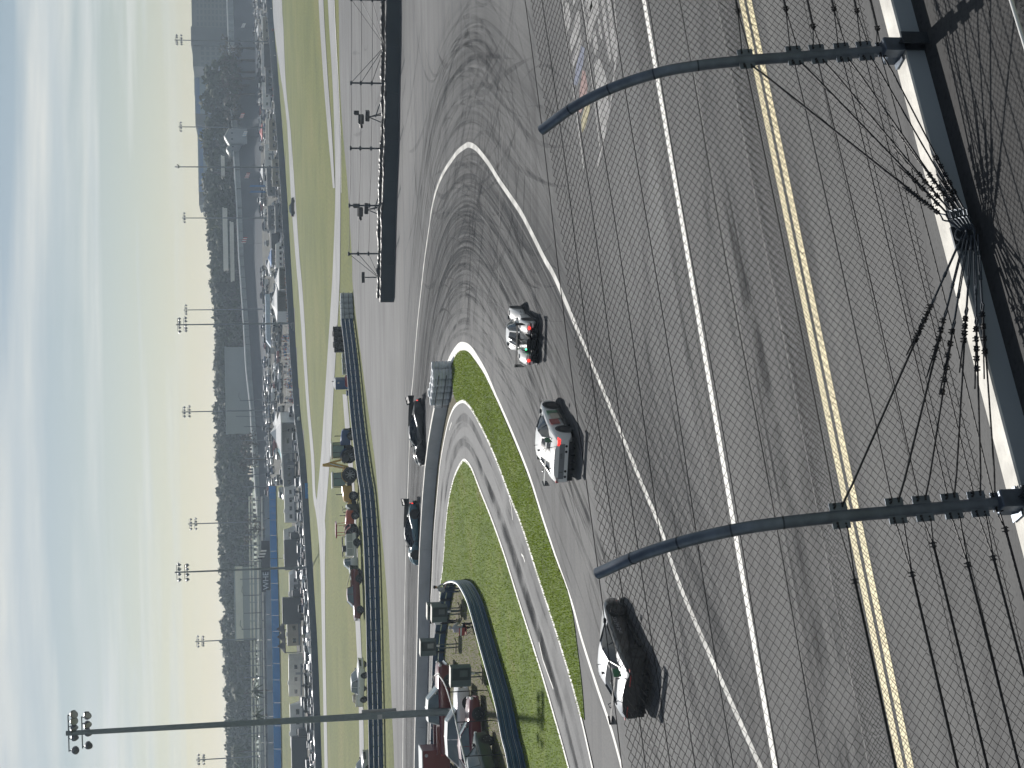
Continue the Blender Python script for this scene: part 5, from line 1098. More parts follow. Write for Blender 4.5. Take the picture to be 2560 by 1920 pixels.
for y,s,w,h,m,lab,wl,pk in ((1083,27,8,4.2,'cloth_white','white peaked tent beside the crowd',True,2.6),(1096,52,6,3.2,'cloth_black','black peaked tent behind the white peaked tent',False,1.4),(1128,50,5,2.8,'cloth_teal','teal canopy tent left of the crowd',False,1.0),(760,26,8,3.6,'cloth_white','large white awning tent in front of the crowd',True,1.6),(745,34,6,3.3,'cloth_white','cream awning tent behind the large white awning',False,1.2),(700,14,6,3.2,'cloth_white','low white marquee close behind the blue wall',True,1.1),
    (645,60,5,3.0,'cloth_blue','blue canopy tent among the cars above the marquee',False,1.1),(665,70,5,3.0,'cloth_white','small white canopy tent above the blue canopy',False,1.),(330,95,5,3,'cloth_red','red canopy tent in the far camp',False,1.),(75,95,5,3,'cloth_white','white canopy tent near the top edge of the picture',False,1.),(1060,60,5,3,'cloth_white','white canopy tent right behind the crowd',False,1.),(430,98,5,3,'cloth_white','white canopy tent below the third flag',False,1.)):
    tent(S_(y,s),w,h,random.gauss(0,.25),m,lab,wl,pk)
for k,y in enumerate((1575,1595,1618)):
    tent(S_(y,58),3.2,3.4,.2,'cloth_black','black pointed tent in front of the blue banner wall, '+('first','middle','last')[k]+' of three',False,1.7)
r=empty('marquee',S_(795,70),.05,'pale blue flat roofed marquee beside the floodlight mast','tent'); b=MB(); b.prism([(-9,-3,3.2),(7,-3,3.2),(7,-3,4.6),(-7,-3,4.6)],(0,6,0)); b.build('roof','cloth_pale',r)
for x in (-8,-3,2,6): b=MB(); b.tube([(x,-2.9,0),(x,-2.9,3.2)],.08,5); b.build('leg','galv_dark',r)
# flags
def flag(p,h,c1,c2,label):
    r=empty('flag',p,0,label,'flag'); b=MB(); b.tube([(0,0,0),(0,0,h)],.05,5); b.build('flagpole','galv_dark',r)
    n=7; b=MB(); 
    for i in range(n): x=i*.35; b.v+= [(x,.18*math.sin(i*1.3),h-.15*i-.1),(x,.18*math.sin(i*1.3+.5),h-1.6-.12*i)]
    for i in range(n-1): b.f.append([2*i,2*i+2,2*i+3,2*i+1]); b.m.append(0 if i%2 else 1)
    b.build('flag_cloth',[c1,c2],r)
flag(S_(296,120),10.5,'cloth_red','cloth_white','red and white flag on a tall pole, upper one of the far camp')
flag(S_(342,118),9.6,'cloth_white','cloth_pale','white flag on a pole before the dark banking')
flag(S_(446,110),9.0,'cloth_red','cloth_white','faded red flag low over the far camp')
flag(S_(608,110),10.,'cloth_red','cloth_white','striped flag near the second tall mast')
flag(S_(70,120),9.,'cloth_white','cloth_white','white pennant near the top edge of the picture')
flag(S_(1398,52),9.5,'cloth_white','cloth_black','white flag in front of the bright blue wall')
for k in (-.35,.35):
    r=empty('feather_banner',S_(475,112)+Vector((k*3,0,0)),0,'blue feather banner over the far camp, '+('left' if k<0 else 'right')+' of a pair','banner'); b=MB(); b.tube([(0,0,0),(0,0,7)],.05,5); b.build('banner_pole','galv_dark',r); b=MB(); b.prism([(0,0,1),(.8,0,1.3),(.8,0,6.4),(0,0,7)],(0,.03,0)); b.build('banner_cloth','cloth_blue',r)
# crowd of onlookers: nobody could count them
def tiny(b,p,rz,cols):
    c=Vector(p); R=Matrix.Rotation(rz,3,'Z'); q=lambda x,y,z:R@Vector((x,y,z))+c; s=random.uniform(.92,1.06); st=random.uniform(-.12,.12)
    b.mi=cols[1]
    for sg in (-1,1): b.tube([q(sg*.1,0,.9*s),q(sg*.11,st*sg,.45*s),q(sg*.12,st*sg*.8,.0)],[.085,.065,.05],5)
    b.mi=cols[0]; b.tube([q(0,0,.85*s),q(0,0,1.15*s),q(0,0,1.42*s),q(0,0,1.5*s)],[.15,.17,.19,.07],6)
    for sg in (-1,1): b.tube([q(sg*.2,0,1.42*s),q(sg*.25,.05,1.12*s),q(sg*.2,.16,.95*s)],[.055,.045,.035],4)
    b.mi=4; b.tube([q(0,0,1.5*s),q(0,0,1.58*s),q(0,.01,1.70*s),q(0,0,1.77*s)],[.06,.095,.09,.03],6)
b=MB()
for i in range(150):
    y=random.uniform(835,1010); s=random.uniform(8,48); tiny(b,S_(y,s),random.uniform(0,6.3),(random.choice((0,1,2,3,5)),random.choice((1,3))))
for i in range(60):
    y=random.uniform(640,835); tiny(b,S_(y,random.uniform(6,12)),random.uniform(0,6.3),(random.choice((0,1,2,3,5)),1))
tag(b.build('crowd',['cloth_grey','cloth_dark','cloth_blue','jeans','skin','cloth_red'],smooth=60),'dense crowd of tiny spectators behind the blue wall',kind='stuff')
for k,(y0,s,n) in enumerate(((860,5,9),(905,16,8),(960,28,9))):
    r=empty('bleacher',S_(y0,s),.1,'low metal bleacher filled by the crowd, '+('front','middle','back')[k]+' one','bleacher')
    for i in range(5): b=MB(); b.box((0,i*.7,.4+i*.35),(11,.3,.05)); b.build('bench_board','rail_top',r)
    for x in (-5,0,5): b=MB(); b.tube([(x,0,.3),(x,3,1.9)],.05,5); b.tube([(x,3,0),(x,3,2.6)],.05,5); b.build('bleacher_frame','galv_dark',r)
# ------------------------------------------------------------ far banking and walls
BK=[(-150,577,562),(0,583,568),(250,590,577),(520,605,593),(640,609,598),(804,621,609.6),(920,628.6,616),(1020,636,627),(1141,646,634),(1300,651,645),(1460,653,647),(1600,655,648),(1990,661,652)]
fb=[]
for y,vd,vl in BK:
    Y=YW(y)+190; fb.append((B(vd,y,Y),B(vl,y,Y)))
b=MB(); secs=[]
for d,l in fb: secs.append([Vector((d.x,d.y,d.z)),Vector((d.x*(d.y-14)/d.y,d.y-14,d.z-6)),Vector((d.x*(d.y-40)/d.y,d.y-40,1.0))])
b.loft(secs,cap=False,closed=False); tag(b.build('far_banking','bank_far',smooth=60),kind='structure')
r=empty('far_track_wall',fb[5][0],0,'pale retaining wall with fence on top of the dark far banking','wall'); o0=r.location.copy()
for i in range(len(fb)-1):
    n=6
    for j in range(n):
        f0,f1=j/n+.004,(j+1)/n-.004; d0=fb[i][0].lerp(fb[i+1][0],f0)-o0; d1=fb[i][0].lerp(fb[i+1][0],f1)-o0; l0=fb[i][1].lerp(fb[i+1][1],f0)-o0; l1=fb[i][1].lerp(fb[i+1][1],f1)-o0
        bk=Vector((0,.6,0)); b=MB(); b.add([d0,d1,l1,l0,d0+bk,d1+bk,l1+bk,l0+bk],[(0,1,2,3),(5,4,7,6),(3,2,6,7),(4,5,1,0),(1,5,6,2),(4,0,3,7)]); b.build('wall_panel','bank_wall',r)
# bright cap rail and posts of the far fence
b=MB(); b.tube([l-o0+Vector((0,-.1,.15)) for d,l in fb],.28,5); b.build('cap_rail','rail_top',r)
for pi,(y,vt,vb,lab) in enumerate(((1000,600,650,0),(1040,590,642,0),(1065,610,665,0),(1100,600,668,0),(1145,612,664,0),(1185,600,668,0),(1215,605,670,0),(1250,600,672,0),(1290,610,676,0),(1335,612,672,0),(1362,600,660,0),(1402,610,665,0),(1445,600,662,0),(1486,608,668,0),(1530,610,672,0),(1570,604,668,0),(1625,612,680,0),(1660,598,690,0),(1690,610,672,0),(1760,612,676,0),(1830,600,676,0),(1875,610,680,0))):
    Y=YW(y)+120; p0=B(vb+18,y,Y); p1=B(vt,y,Y); o=empty('utility_pole',p0,0,ORD[pi]+' thin utility pole from the top before the far straight','pole','poles along the far straight'); b=MB(); b.tube([(0,0,0),(0,0,p1.z-p0.z)],.13,5); b.build('shaft','pole_far',o)
    if y%3==1: b=MB(); b.tube([(0,0,p1.z-p0.z-.4),(1.2,0,p1.z-p0.z+.4),(2.6,0,p1.z-p0.z+.2)],.07,5); b.build('bent_arm','pole_far',o)
# bright blue banner wall on its berm
px=[(1215,672,690),(1300,674,691),(1500,678,697),(1700,682,701),(1990,686,705)]
bw=[(B(t,y,YW(y)+92),B(bt,y,YW(y)+92)) for y,t,bt in px]
r=empty('banner_wall',bw[2][1],0,'long bright blue banner wall on a grass berm behind the motorhomes','wall'); o0=r.location.copy()
for i in range(len(bw)-1):
    for j in range(5):
        f0,f1=j/5+.003,(j+1)/5-.003; A=[bw[i][1].lerp(bw[i+1][1],f0)-o0,bw[i][1].lerp(bw[i+1][1],f1)-o0,bw[i][0].lerp(bw[i+1][0],f1)-o0,bw[i][0].lerp(bw[i+1][0],f0)-o0]; b=MB(); b.prism(A,(0,.2,0)); b.build('banner_panel','bright_blue',r)
b=MB(); secs=[]
for (t,q) in bw: secs.append([q+Vector((0,.5,.1)),q+Vector((0,-.6,.1)),Vector((q.x*(q.y-32)/q.y,q.y-32,terrain(q.x,q.y-32)-.3))])
b.loft(secs,cap=False,closed=False); tag(b.build('grass_berm','grass_far'),kind='structure')
# pale concrete stand bands behind the banner wall
def band(name,label,rows,Yoff,m,cat='wall',th=.5,n=6):
    q=[(B(t,y,YW(y)+Yoff),B(bt,y,YW(y)+Yoff)) for y,t,bt in rows]; r=empty(name,q[0][1],0,label,cat); o0=r.location.copy()
    for i in range(len(q)-1):
        for j in range(n):
            f0,f1=j/n+.004,(j+1)/n-.004; A=[q[i][1].lerp(q[i+1][1],f0)-o0,q[i][1].lerp(q[i+1][1],f1)-o0,q[i][0].lerp(q[i+1][0],f1)-o0,q[i][0].lerp(q[i+1][0],f0)-o0]; b=MB(); b.prism(A,(0,th,0)); b.build('wall_panel',m,r)
band('stand_wall','grey concrete stand wall just above the bright blue banner wall',[(1240,662,676),(1600,666,680),(1990,672,686)],104,'bank_wall')
band('far_rail','upper white rail line in front of the far wood',[(1240,621,624.5),(1600,626,629),(1990,631,634)],215,'roof_white',n=8)
band('far_rail','second white rail line in front of the far wood',[(1240,628,632),(1600,634,638),(1990,640,643)],205,'roof_white',n=8)
band('far_rail','third white rail line just above the far banking',[(1240,641,644),(1600,643,646),(1990,648,651)],188,'roof_white',n=8)
band('far_rail','lowest white rail line above the concrete stand wall',[(1240,652,656),(1600,657,660),(1990,663,666)],112,'roof_white',n=8)
p0=B(676,1416,YW(1416)+100); r=empty('advert_board',p0,0,'black advertising board with white letters above the blue banner wall','sign'); q=[B(676,1480,YW(1416)+100)-p0,B(674,1352,YW(1416)+100)-p0,B(653,1352,YW(1416)+100)-p0,B(655,1480,YW(1416)+100)-p0]; b=MB(); b.prism(q,(0,.3,0)); b.build('board','cloth_black',r)
mm=((q[0]+q[3])/2); hh=(q[3]-q[0]).length; text_mesh('WHE',hh*.95,'lettering','txt_white',r,Matrix.Translation(mm+Vector((.6,-.06,.0)))@Matrix.Rotation(math.pi/2,4,'X'),align='LEFT',extrude=.02)
# scoreboard banner on the blue wall
c=B(779,1238,YW(1238)-1.0); r=empty('wall_banner',c,.35,'small blue banner with white script hung on the infield wall','banner'); b=MB(); b.box((0,0,.7),(5.6,.06,1.35)); b.build('cloth','bright_blue',r)
b=MB(); b.tube([(-2.3+i*.12,-.05,.7+.22*math.sin(i*1.7)*(.6+.4*math.sin(i*.6))) for i in range(38)],.035,4); b.build('lettering','txt_white',r)
# ------------------------------------------------------------ buildings
def block(name,label,y0,y1,vt,Y,m,depth=40,vt2=None,trim=None,wins=None,cat='building',zb=4.):
    a=B(vt,y0,Y); c=B(vt2 or vt,y1,Y); x0,x1=sorted((a.x,c.x)); z=(a.z+c.z)/2; r=empty(name,((x0+x1)/2,Y,zb),0,label,cat); w=x1-x0; h=z-zb
    b=MB(); b.box((0,depth/2,h/2),(w,depth,h)); b.build('walls',m,r)
    if trim: b=MB(); b.box((0,depth/2-.3,h-1.2),(w+.6,depth,2.6)); b.build('roof_trim',trim,r)
    b=MB(); b.box((0,depth/2,h+.3),(w+.5,depth+.5,.6)); b.build('parapet',m,r)
    if wins:
        nx,nz,zlo,zhi=wins; me=None
        for i in range(nx):
            for k in range(nz):
                if me is None: bb=MB(); bb.box((0,0,0),(w/nx*.62,.25,(zhi-zlo)*h/nz*.55)); me=bb.mesh('window','bld_glass')
                o=bpy.data.objects.new('window',me); COL.objects.link(o); o.parent=r; o.location=(-w/2+w/nx*(i+.5),-.06,h*(zlo+(zhi-zlo)*(k+.5)/nz))
    return r
block('hotel_building','grey hotel block with window grid at the top edge of the picture',-70,67,481,900,'bld_grey',wins=(9,8,.45,.95))
block('hotel_building','taller blank dark hotel wing beside the first floodlight mast',67,113,480,895,'bld_dark')
block('hotel_building','lower hotel wing with bright windows behind the rounded trees',113,166,484.5,898,'bld_grey',wins=(4,4,.55,.9))
block('arena_building','pale blue hall with blue roof trim behind the rounded trees, upper section',166,236,488,930,'bld_blue',trim='bld_trim')
block('arena_building','pale blue hall with blue roof trim, section with roof box',236,284,490,931,'bld_blue',trim='bld_trim')
block('arena_building','dark block interrupting the pale blue hall',284,312,491,925,'bld_dark')
block('arena_building','pale blue hall with blue roof trim, long lower section',312,480,495,930,'bld_blue',vt2=500,trim='bld_trim')
block('arena_building','dark corner block ending the pale blue hall',480,497,500,924,'bld_dark'); block('arena_building','small grey annex at the end of the pale blue hall',497,512,500,928,'bld_grey')
r=block('warehouse','wide pale warehouse with low gable in front of the wood',868,1085,567,600,'bld_pale',depth=25); w=6
for i in range(5): b=MB(); b.box((-12+i*7,-.1,3),(5.5,.2,5)); b.build('loading_door','bld_blue',r)
block('pavilion','long white roofed pavilion under the trees',520,672,560,640,'roof_white',depth=10,zb=20.5-1.5,vt2=562); block('pavilion','white rail roofed shelter below the long pavilion',555,700,579,638,'roof_white',depth=8,zb=16.5)
block('shed','low white roofed shed in front of the wood at lower left',1430,1600,590,560,'bld_pale',depth=15,trim='roof_white')
def house(y,v0,v1,Y,w,label):
    p=B(v1,y,Y); h=B(v0,y,Y).z-p.z; r=empty('house',p,0,label,'house'); b=MB(); b.prism([(-w/2,0,-6),(w/2,0,-6),(w/2,0,h*.4),(0,0,h),(-w/2,0,h*.4)],(0,8,0)); b.build('walls','bld_pale',r); b=MB(); b.prism([(-w/2-.5,-.4,h*.36),(0,-.4,h+.1),(0,-.4,h+.5),(-w/2-.6,-.4,h*.36+.4)],(0,9,0)); b.prism([(w/2+.5,-.4,h*.36),(w/2+.6,-.4,h*.36+.4),(0,-.4,h+.5),(0,-.4,h+.1)],(0,9,0)); b.build('roof','roof_white',r)
    for x in (-w*.2,w*.2): b=MB(); b.box((x,-.05,h*.1),(w*.1,.1,h*.25)); b.build('window','bld_glass',r)
house(340,563,582,660,6.4,'small white gabled house behind the far banking, upper one'); house(372,568,584,665,4.5,'narrow white roofed hut beside the gabled house')
block('grandstand','white topped canopy stand behind the far banking',390,440,556,668,'roof_white',depth=8,zb=20)
# ------------------------------------------------------------ trees
def leafmat(name,c):
    m=bpy.data.materials.new(name); m.use_nodes=True; t=m.node_tree; p=t.nodes['Principled BSDF']; p.inputs['Roughness'].default_value=.7; p.inputs['Specular IOR Level'].default_value=.2
    oi=nd(t,'ShaderNodeObjectInfo'); tc=nd(t,'ShaderNodeTexCoord'); nz=nd(t,'ShaderNodeTexNoise'); nz.inputs['Scale'].default_value=4.; nz.inputs['Detail'].default_value=3; t.links.new(tc.outputs['Object'],nz.inputs['Vector'])
    ad=nd(t,'ShaderNodeMath',operation='ADD'); t.links.new(nz.outputs['Fac'],ad.inputs[0]); mu=nd(t,'ShaderNodeMath',operation='MULTIPLY'); t.links.new(oi.outputs['Random'],mu.inputs[0]); mu.inputs[1].default_value=.35; t.links.new(mu.outputs[0],ad.inputs[1])
    r=ramp(t,ad.outputs[0],[(.35,tuple(k*.6 for k in c)),(.7,c),(1.,tuple(k*1.5 for k in c))]); t.links.new(r.outputs[0],p.inputs['Base Color']); MAT[name]=m
leafmat('leaf',(.045,.06,.022)); leafmat('leaf_brown',(.075,.062,.038)); leafmat('leaf_palm',(.05,.075,.025)); mat('bark',(.07,.055,.04),.9,var=.3,scale=8,bump=.5)
def tree_meshes(seed,shape,nl=620,cs=.055):
    rs=np.random.default_rng(seed); b=MB(); b.tube([(0,0,0),(.01,0,.25),(-.01,.01,.55),(0,0,.8)],[.028,.02,.014,.005],7)
    for i in range(9):
        a=rs.uniform(0,6.28); z=rs.uniform(.28,.7); l=rs.uniform(.12,.28); b.tube([(0,0,z),(l*.5*math.cos(a),l*.5*math.sin(a),z+.07),(l*math.cos(a),l*math.sin(a),z+.12)],[.01,.007,.003],5)
    tm=b.mesh('trunk','bark',smooth=60)
    cl=[]
    for i in range(16):
        a=rs.uniform(0,6.28); 
        if shape==0: z=rs.uniform(.35,.9); R=.30*math.sqrt(max(.05,1-((z-.58)/.42)**2))*rs.uniform(.4,1)
        elif shape==1: z=rs.uniform(.3,.95); R=.24*(1.05-z)*rs.uniform(.3,1.2)+.03
        else: z=rs.uniform(.5,.92); R=.33*rs.uniform(.3,1)
        cl.append((R*math.cos(a),R*math.sin(a),z,rs.uniform(.07,.13)))
    V=[];F=[]
    for i in range(nl):
        c=cl[rs.integers(len(cl))]; d=rs.normal(0,1,3); d/=np.linalg.norm(d); p=np.array(c[:3])+d*c[3]*rs.uniform(.5,1.1)*np.array([1,1,.8])
        u=rs.normal(0,1,3); u/=np.linalg.norm(u); v=np.cross(u,d); v/=np.linalg.norm(v)+1e-9; s=cs*rs.uniform(.5,1.1)
        o=len(V); V+= [tuple(p-u*s),tuple(p+v*s*.6),tuple(p+u*s),tuple(p-v*s*.6)]; F.append((o,o+1,o+2,o+3))
    me=bpy.data.meshes.new('crown'); me.from_pydata(V,[],F); return tm,me
TREES=[]
for i in range(6):
    tm,cm=tree_meshes(10+i,(0,0,1,2,0,2)[i],nl=900); cm.materials.append(MAT['leaf']); TREES.append((tm,cm))
tb,cb=tree_meshes(40,0,nl=240,cs=.035); cb.materials.append(MAT['leaf_brown'])
def put_tree(p,h,w,k,label,group,meshes=None):
    r=empty('tree',p,random.uniform(0,6.28),label,'tree',group); r.scale=(w,w,h)
    for nm,me in zip(('trunk','crown'),meshes or TREES[k]): o=bpy.data.objects.new(nm,me); COL.objects.link(o); o.parent=r
TOP=[(150,530),(300,524),(430,528),(520,519),(640,528),(700,531),(800,540),(1000,541),(1200,545),(1400,553),(1600,561),(1800,567),(1990,571)]
ty=[q[0] for q in TOP]; tv=[q[1] for q in TOP]
y=505
while y<1985:
    for dY in (0,28):
        Y=660+dY+random.uniform(-8,8); yy=y+random.uniform(-6,6); v=float(np.interp(yy,ty,tv))+random.uniform(-2,4)+(0 if dY else 4); t=B(v,yy,Y); p=Vector((t.x,Y,5.2)); h=(t.z-5.2)/.93; put_tree(p,h,h*random.uniform(.95,1.3),random.randint(0,5),'dark leafy tree in the continuous far wood','trees of the far wood')
    y+=random.uniform(13,19)
for i,(y,v,w) in enumerate(((178,524,26),(212,508,34),(250,513,26),(280,506,36),(312,514,30),(345,509,34),(372,506,32),(400,520,26),(432,508,34),(465,512,32),(492,514,28))):
    Y=700+random.uniform(-15,15); t=B(v,y,Y); put_tree(Vector((t.x,Y,6)),(t.z-6)/.94,w*.95,(0,1,4)[i%3],ORD[i]+' rounded tree from the top in front of the pale blue hall','rounded trees before the hall')
for i,(y,v) in enumerate(((120,545),(150,540),(195,545),(235,548),(300,550),(350,556),(420,558))):
    Y=680; t=B(v,y,Y); put_tree(Vector((t.x,Y,6)),(t.z-6)/.9,22,0,ORD[i]+' brownish bare tree from the top between hall and far banking','bare trees by the hall',(tb,cb))
for i,(y,v,Y,lab) in enumerate(((1112,594,540,'bare brown tree standing beside the pale warehouse'),(1150,592,520,'bare brown tree between two utility poles'),(1325,604,470,'small dark tree above the end of the bright blue wall'))):
    t=B(v,y,Y); put_tree(Vector((t.x,Y,5)),(t.z-5)/.9,15,0,lab,None,(tb,cb))
def palm(y,v,Y,label,sc=1.):
    t=B(v,y,Y); r=empty('palm_tree',Vector((t.x,Y,4.5)),0,label,'palm tree'); h=t.z-4.5; b=MB(); b.tube([(0,0,0),(.1,0,h*.5),(0,0,h)],[.3,.22,.2],8); b.build('trunk','bark',r,smooth=60); b=MB()
    for i in range(26):
        a=i*2.4; e=random.uniform(-.7,1.1); L_=random.uniform(2.2,3.2)*sc; P=[]
        for j in range(6): f=j/5; P.append(Vector((math.cos(a)*L_*f*math.cos(e*.6),math.sin(a)*L_*f*math.cos(e*.6),h+L_*(math.sin(e)*f-.55*f*f))))
        for j in range(5):
            d=(P[j+1]-P[j]).normalized(); sd=d.cross(Vector((0,0,1))).normalized(); w=.34*sc*(1-.75*abs(j/5-.35)); b.add([P[j]-sd*w+Vector((0,0,-.12)),P[j],P[j]+sd*w+Vector((0,0,-.12)),P[j+1]+sd*w*.8+Vector((0,0,-.12)),P[j+1],P[j+1]-sd*w*.8+Vector((0,0,-.12))],[(0,1,4,5),(1,2,3,4)])
    b.build('fronds','leaf_palm',r)
for q in ((1728,634,430,'green palm tree beside the near floodlight mast, upper one'),(1790,638,428,'green palm tree right behind the near floodlight mast'),(1735,586,520,'hazy palm tree rising before the far wood'),(1880,585,520,'hazy palm tree left of the near floodlight mast'),(1905,588,524,'hazy palm tree nearest the bottom picture edge')): palm(*q,sc=1.1 if q[2]>500 else 1.)
# ------------------------------------------------------------ far floodlight masts
def far_mast(y,vtop,Y,lab,n=4,rows=1,w=3.4,hd=0.):
    t=B(vtop,y,Y); p=Vector((t.x,Y,terrain(t.x,Y)-.2)); H_=t.z-p.z
    arms=[(H_-.4-1.6*k,w/2,[(yy,random.choice((-1.9,-1.3,1.5))) for yy in np.linspace(-w/2,w/2,n)]) for k in range(rows)]
    return flood_mast(lab,p,H_,.26,.15,arms,1.05,hd,m='pole_far',group='far floodlight masts')
far_mast(100,436,YW(100)+3,'far floodlight mast with a fan of lamps, uppermost in the picture',5,2,3.2,1.2)
far_mast(417,437,YW(417)+3,'far floodlight mast with a narrow lamp cluster above the dark car',3,1,1.2,.2)
far_mast(812,440,YW(812)+3,'far floodlight mast beside the crowd',5,2,3.4,1.3)
far_mast(1431,437,YW(1431)+3,'far floodlight mast in front of the black advertising board',4,2,3.0,1.45)
for y,v,lab in ((317,446,'between the first two tall masts'),(545,455,'above the end of the pale blue hall'),(775,459,'just above the tall mast of the crowd'),(1030,454,'over the pale warehouse'),(1310,470,'over the tip of the bright blue wall'),(1604,488,'over the low shed'),(1900,490,'at the bottom edge of the picture')):
    far_mast(y,v,500 if y>900 else 560,'thin distant floodlight mast '+lab,4,2 if y>1000 else 1,3.2,1.35)
# ------------------------------------------------------------ haze
b=MB(); b.box((0,1200,29.5),(6600,2900,61)); hz=bpy.data.materials.new('haze'); hz.use_nodes=True; t=hz.node_tree; t.nodes.clear(); ho=nd(t,'ShaderNodeOutputMaterial'); pv=nd(t,'ShaderNodeVolumePrincipled'); pv.inputs['Color'].default_value=(.70,.84,1.0,1); pv.inputs['Density'].default_value=HAZE; pv.inputs['Anisotropy'].default_value=.35; t.links.new(pv.outputs[0],ho.inputs['Volume']); MAT['haze']=hz
tag(b.build('haze','haze'),'pale bluish air thinning the view of the far wood',kind='stuff')
# ------------------------------------------------------------ marshals
def person(label,loc,rz,J,top,legs,cap='hair',skinm='skin',bulk=1.1):
    """J: joint dictionary, x forward, y left, z up; one continuous skinned body"""
    V=[];Rr=[];E=[];Tg=[]
    def add(p,r,t,par=None):
        V.append(p); Rr.append(r*(bulk if (t in (0,1) and r>.04) else 1)); Tg.append(t)
        if par is not None: E.append((par,len(V)-1))
        return len(V)-1
    pel=add(J['pelvis'],.135,1); w=add(J['waist'],.135,0,pel); ch=add(J['chest'],.155,0,w); nb=add(J['neckbase'],.085,0,ch); nk=add(J['neck'],.052,2,nb)
    h1=add(J['jaw'],.078,2,nk); h2=add(J['head'],.094,2,h1); h3=add(J['crown'],.06,2,h2)
    f=Vector(J['face']); add(tuple(Vector(J['jaw'])*.5+Vector(J['head'])*.5+f*.105),.016,2,h1)
    for s in ('L','R'):
        sh=add(J['sh'+s],.068,0,ch); el=add(J['el'+s],.05,0,sh); wr=add(J['wr'+s],.034,2 if J.get('short') else 0,el); d=(Vector(J['wr'+s])-Vector(J['el'+s])).normalized(); hp=Vector(J['wr'+s])+d*.07; ha=add(tuple(hp),.036,2,wr)
        sd=d.cross(Vector((0,0,1))); sd=sd.normalized() if sd.length>.01 else Vector((0,1,0))
        for i,l in enumerate((.062,.072,.068,.055)):
            o=sd*(.024-.016*i); a=add(tuple(hp+o+d*.045),.0095,2,ha); m=add(tuple(hp+o*1.1+d*(.045+l*.55)+Vector((0,0,-.008))),.0088,2,a); add(tuple(hp+o*1.1+d*(.045+l*.9)+Vector((0,0,-.03))),.0075,2,m)
        t1=add(tuple(hp+sd*.045+d*.0),.011,2,ha); add(tuple(hp+sd*.06+d*.045),.0095,2,t1)
        hi=add(J['hip'+s],.098,1,pel); kn=add(J['kn'+s],.07,1,hi); an=add(J['an'+s],.045,1,kn); dirt_=Vector(J.get('toe',(1,0,0))); b_=add(tuple(Vector(J['an'+s])+dirt_*.09+Vector((0,0,-.045))),.042,3,an); add(tuple(Vector(J['an'+s])+dirt_*.17+Vector((0,0,-.055))),.034,3,b_)
    me=bpy.data.meshes.new('person'); me.from_pydata(V,E,[]); o=bpy.data.objects.new('person',me); COL.objects.link(o)
    sk=o.modifiers.new('s','SKIN'); sl=me.skin_vertices[0].data
    for i,r in enumerate(Rr): sl[i].radius=(r,r); sl[i].use_root=(i==0)
    sb=o.modifiers.new('b','SUBSURF'); sb.levels=1; sb.render_levels=1
    dg=bpy.context.evaluated_depsgraph_get(); dg.update(); m2=bpy.data.meshes.new_from_object(o.evaluated_get(dg)); bpy.data.objects.remove(o)
    for m in (top,legs,skinm,'cloth_dark'): m2.materials.append(MAT[m])
    VV=np.array(V); RR=np.array(Rr)
    for p in m2.polygons:
        c=np.array(p.center); k=int(np.argmin(np.linalg.norm(VV-c,axis=1)-RR)); p.material_index=Tg[k]; p.use_smooth=True
    o=bpy.data.objects.new('person',m2); COL.objects.link(o); o.location=loc; o.rotation_euler=(0,0,rz); tag(o,label,'person')
    hc=Vector(J['head']); b=MB(); up=(Vector(J['crown'])-Vector(J['jaw'])).normalized(); q=up.to_track_quat('Z','Y').to_matrix()
    b.lathe([(.103,-.02),(.108,.03),(.095,.085),(.055,.118),(.0,.128)],hc,'Z',14,M=q); bo=b.build('hair' if cap=='hair' else 'cap',cap,o,smooth=60)
    if cap!='hair': bb=MB(); c=hc+up*.02; sdv=f.cross(up).normalized(); bb.prism([c+sdv*.09,c+f*.17+sdv*.06,c+f*.17-sdv*.06,c-sdv*.09],up*.012); bb.build('cap_peak',cap,bo)
    for s in (-1,1): sdv=f.cross(up).normalized(); bb=MB(); cc=hc*.6+Vector(J['jaw'])*.4+f*.085+sdv*.034*s; bb.lathe([(0,-.006),(.011,0),(0,.006)],cc,'X',6); bb.build('eye','txt_black',o)
    return o
ST=dict(pelvis=(0,0,.95),waist=(.0,0,1.10),chest=(.02,0,1.29),neckbase=(.01,0,1.43),neck=(.02,0,1.50),jaw=(.045,0,1.565),head=(.04,0,1.65),crown=(.02,0,1.73),face=(1,0,0),
  shL=(0,.17,1.40),shR=(0,-.17,1.40),elL=(.08,.26,1.13),elR=(.08,-.26,1.13),wrL=(.28,.20,1.02),wrR=(.28,-.20,1.02),hipL=(0,.09,.90),hipR=(0,-.09,.90),knL=(.04,.11,.50),knR=(-.02,-.11,.50),anL=(-.01,.12,.09),anR=(-.06,-.12,.09),short=1)
P1=dict(ST); P1.update(chest=(.12,0,1.27),waist=(.05,0,1.10),neckbase=(.2,0,1.39),neck=(.24,0,1.45),jaw=(.30,0,1.50),head=(.30,0,1.585),crown=(.29,0,1.66),shL=(.17,.17,1.36),shR=(.17,-.17,1.36),elL=(.30,.24,1.10),elR=(.30,-.24,1.10),wrL=(.48,.18,.98),wrR=(.48,-.18,.98))
person('marshal in grey shirt and blue jeans leaning at the tip of the blue rail',GR(1153,1474),-.6,P1,'cloth_grey','jeans')
person('marshal in white shirt and dark cap standing behind the seated one',GR(1146,1553),.9,ST,'cloth_white','cloth_dark',cap='cloth_dark')
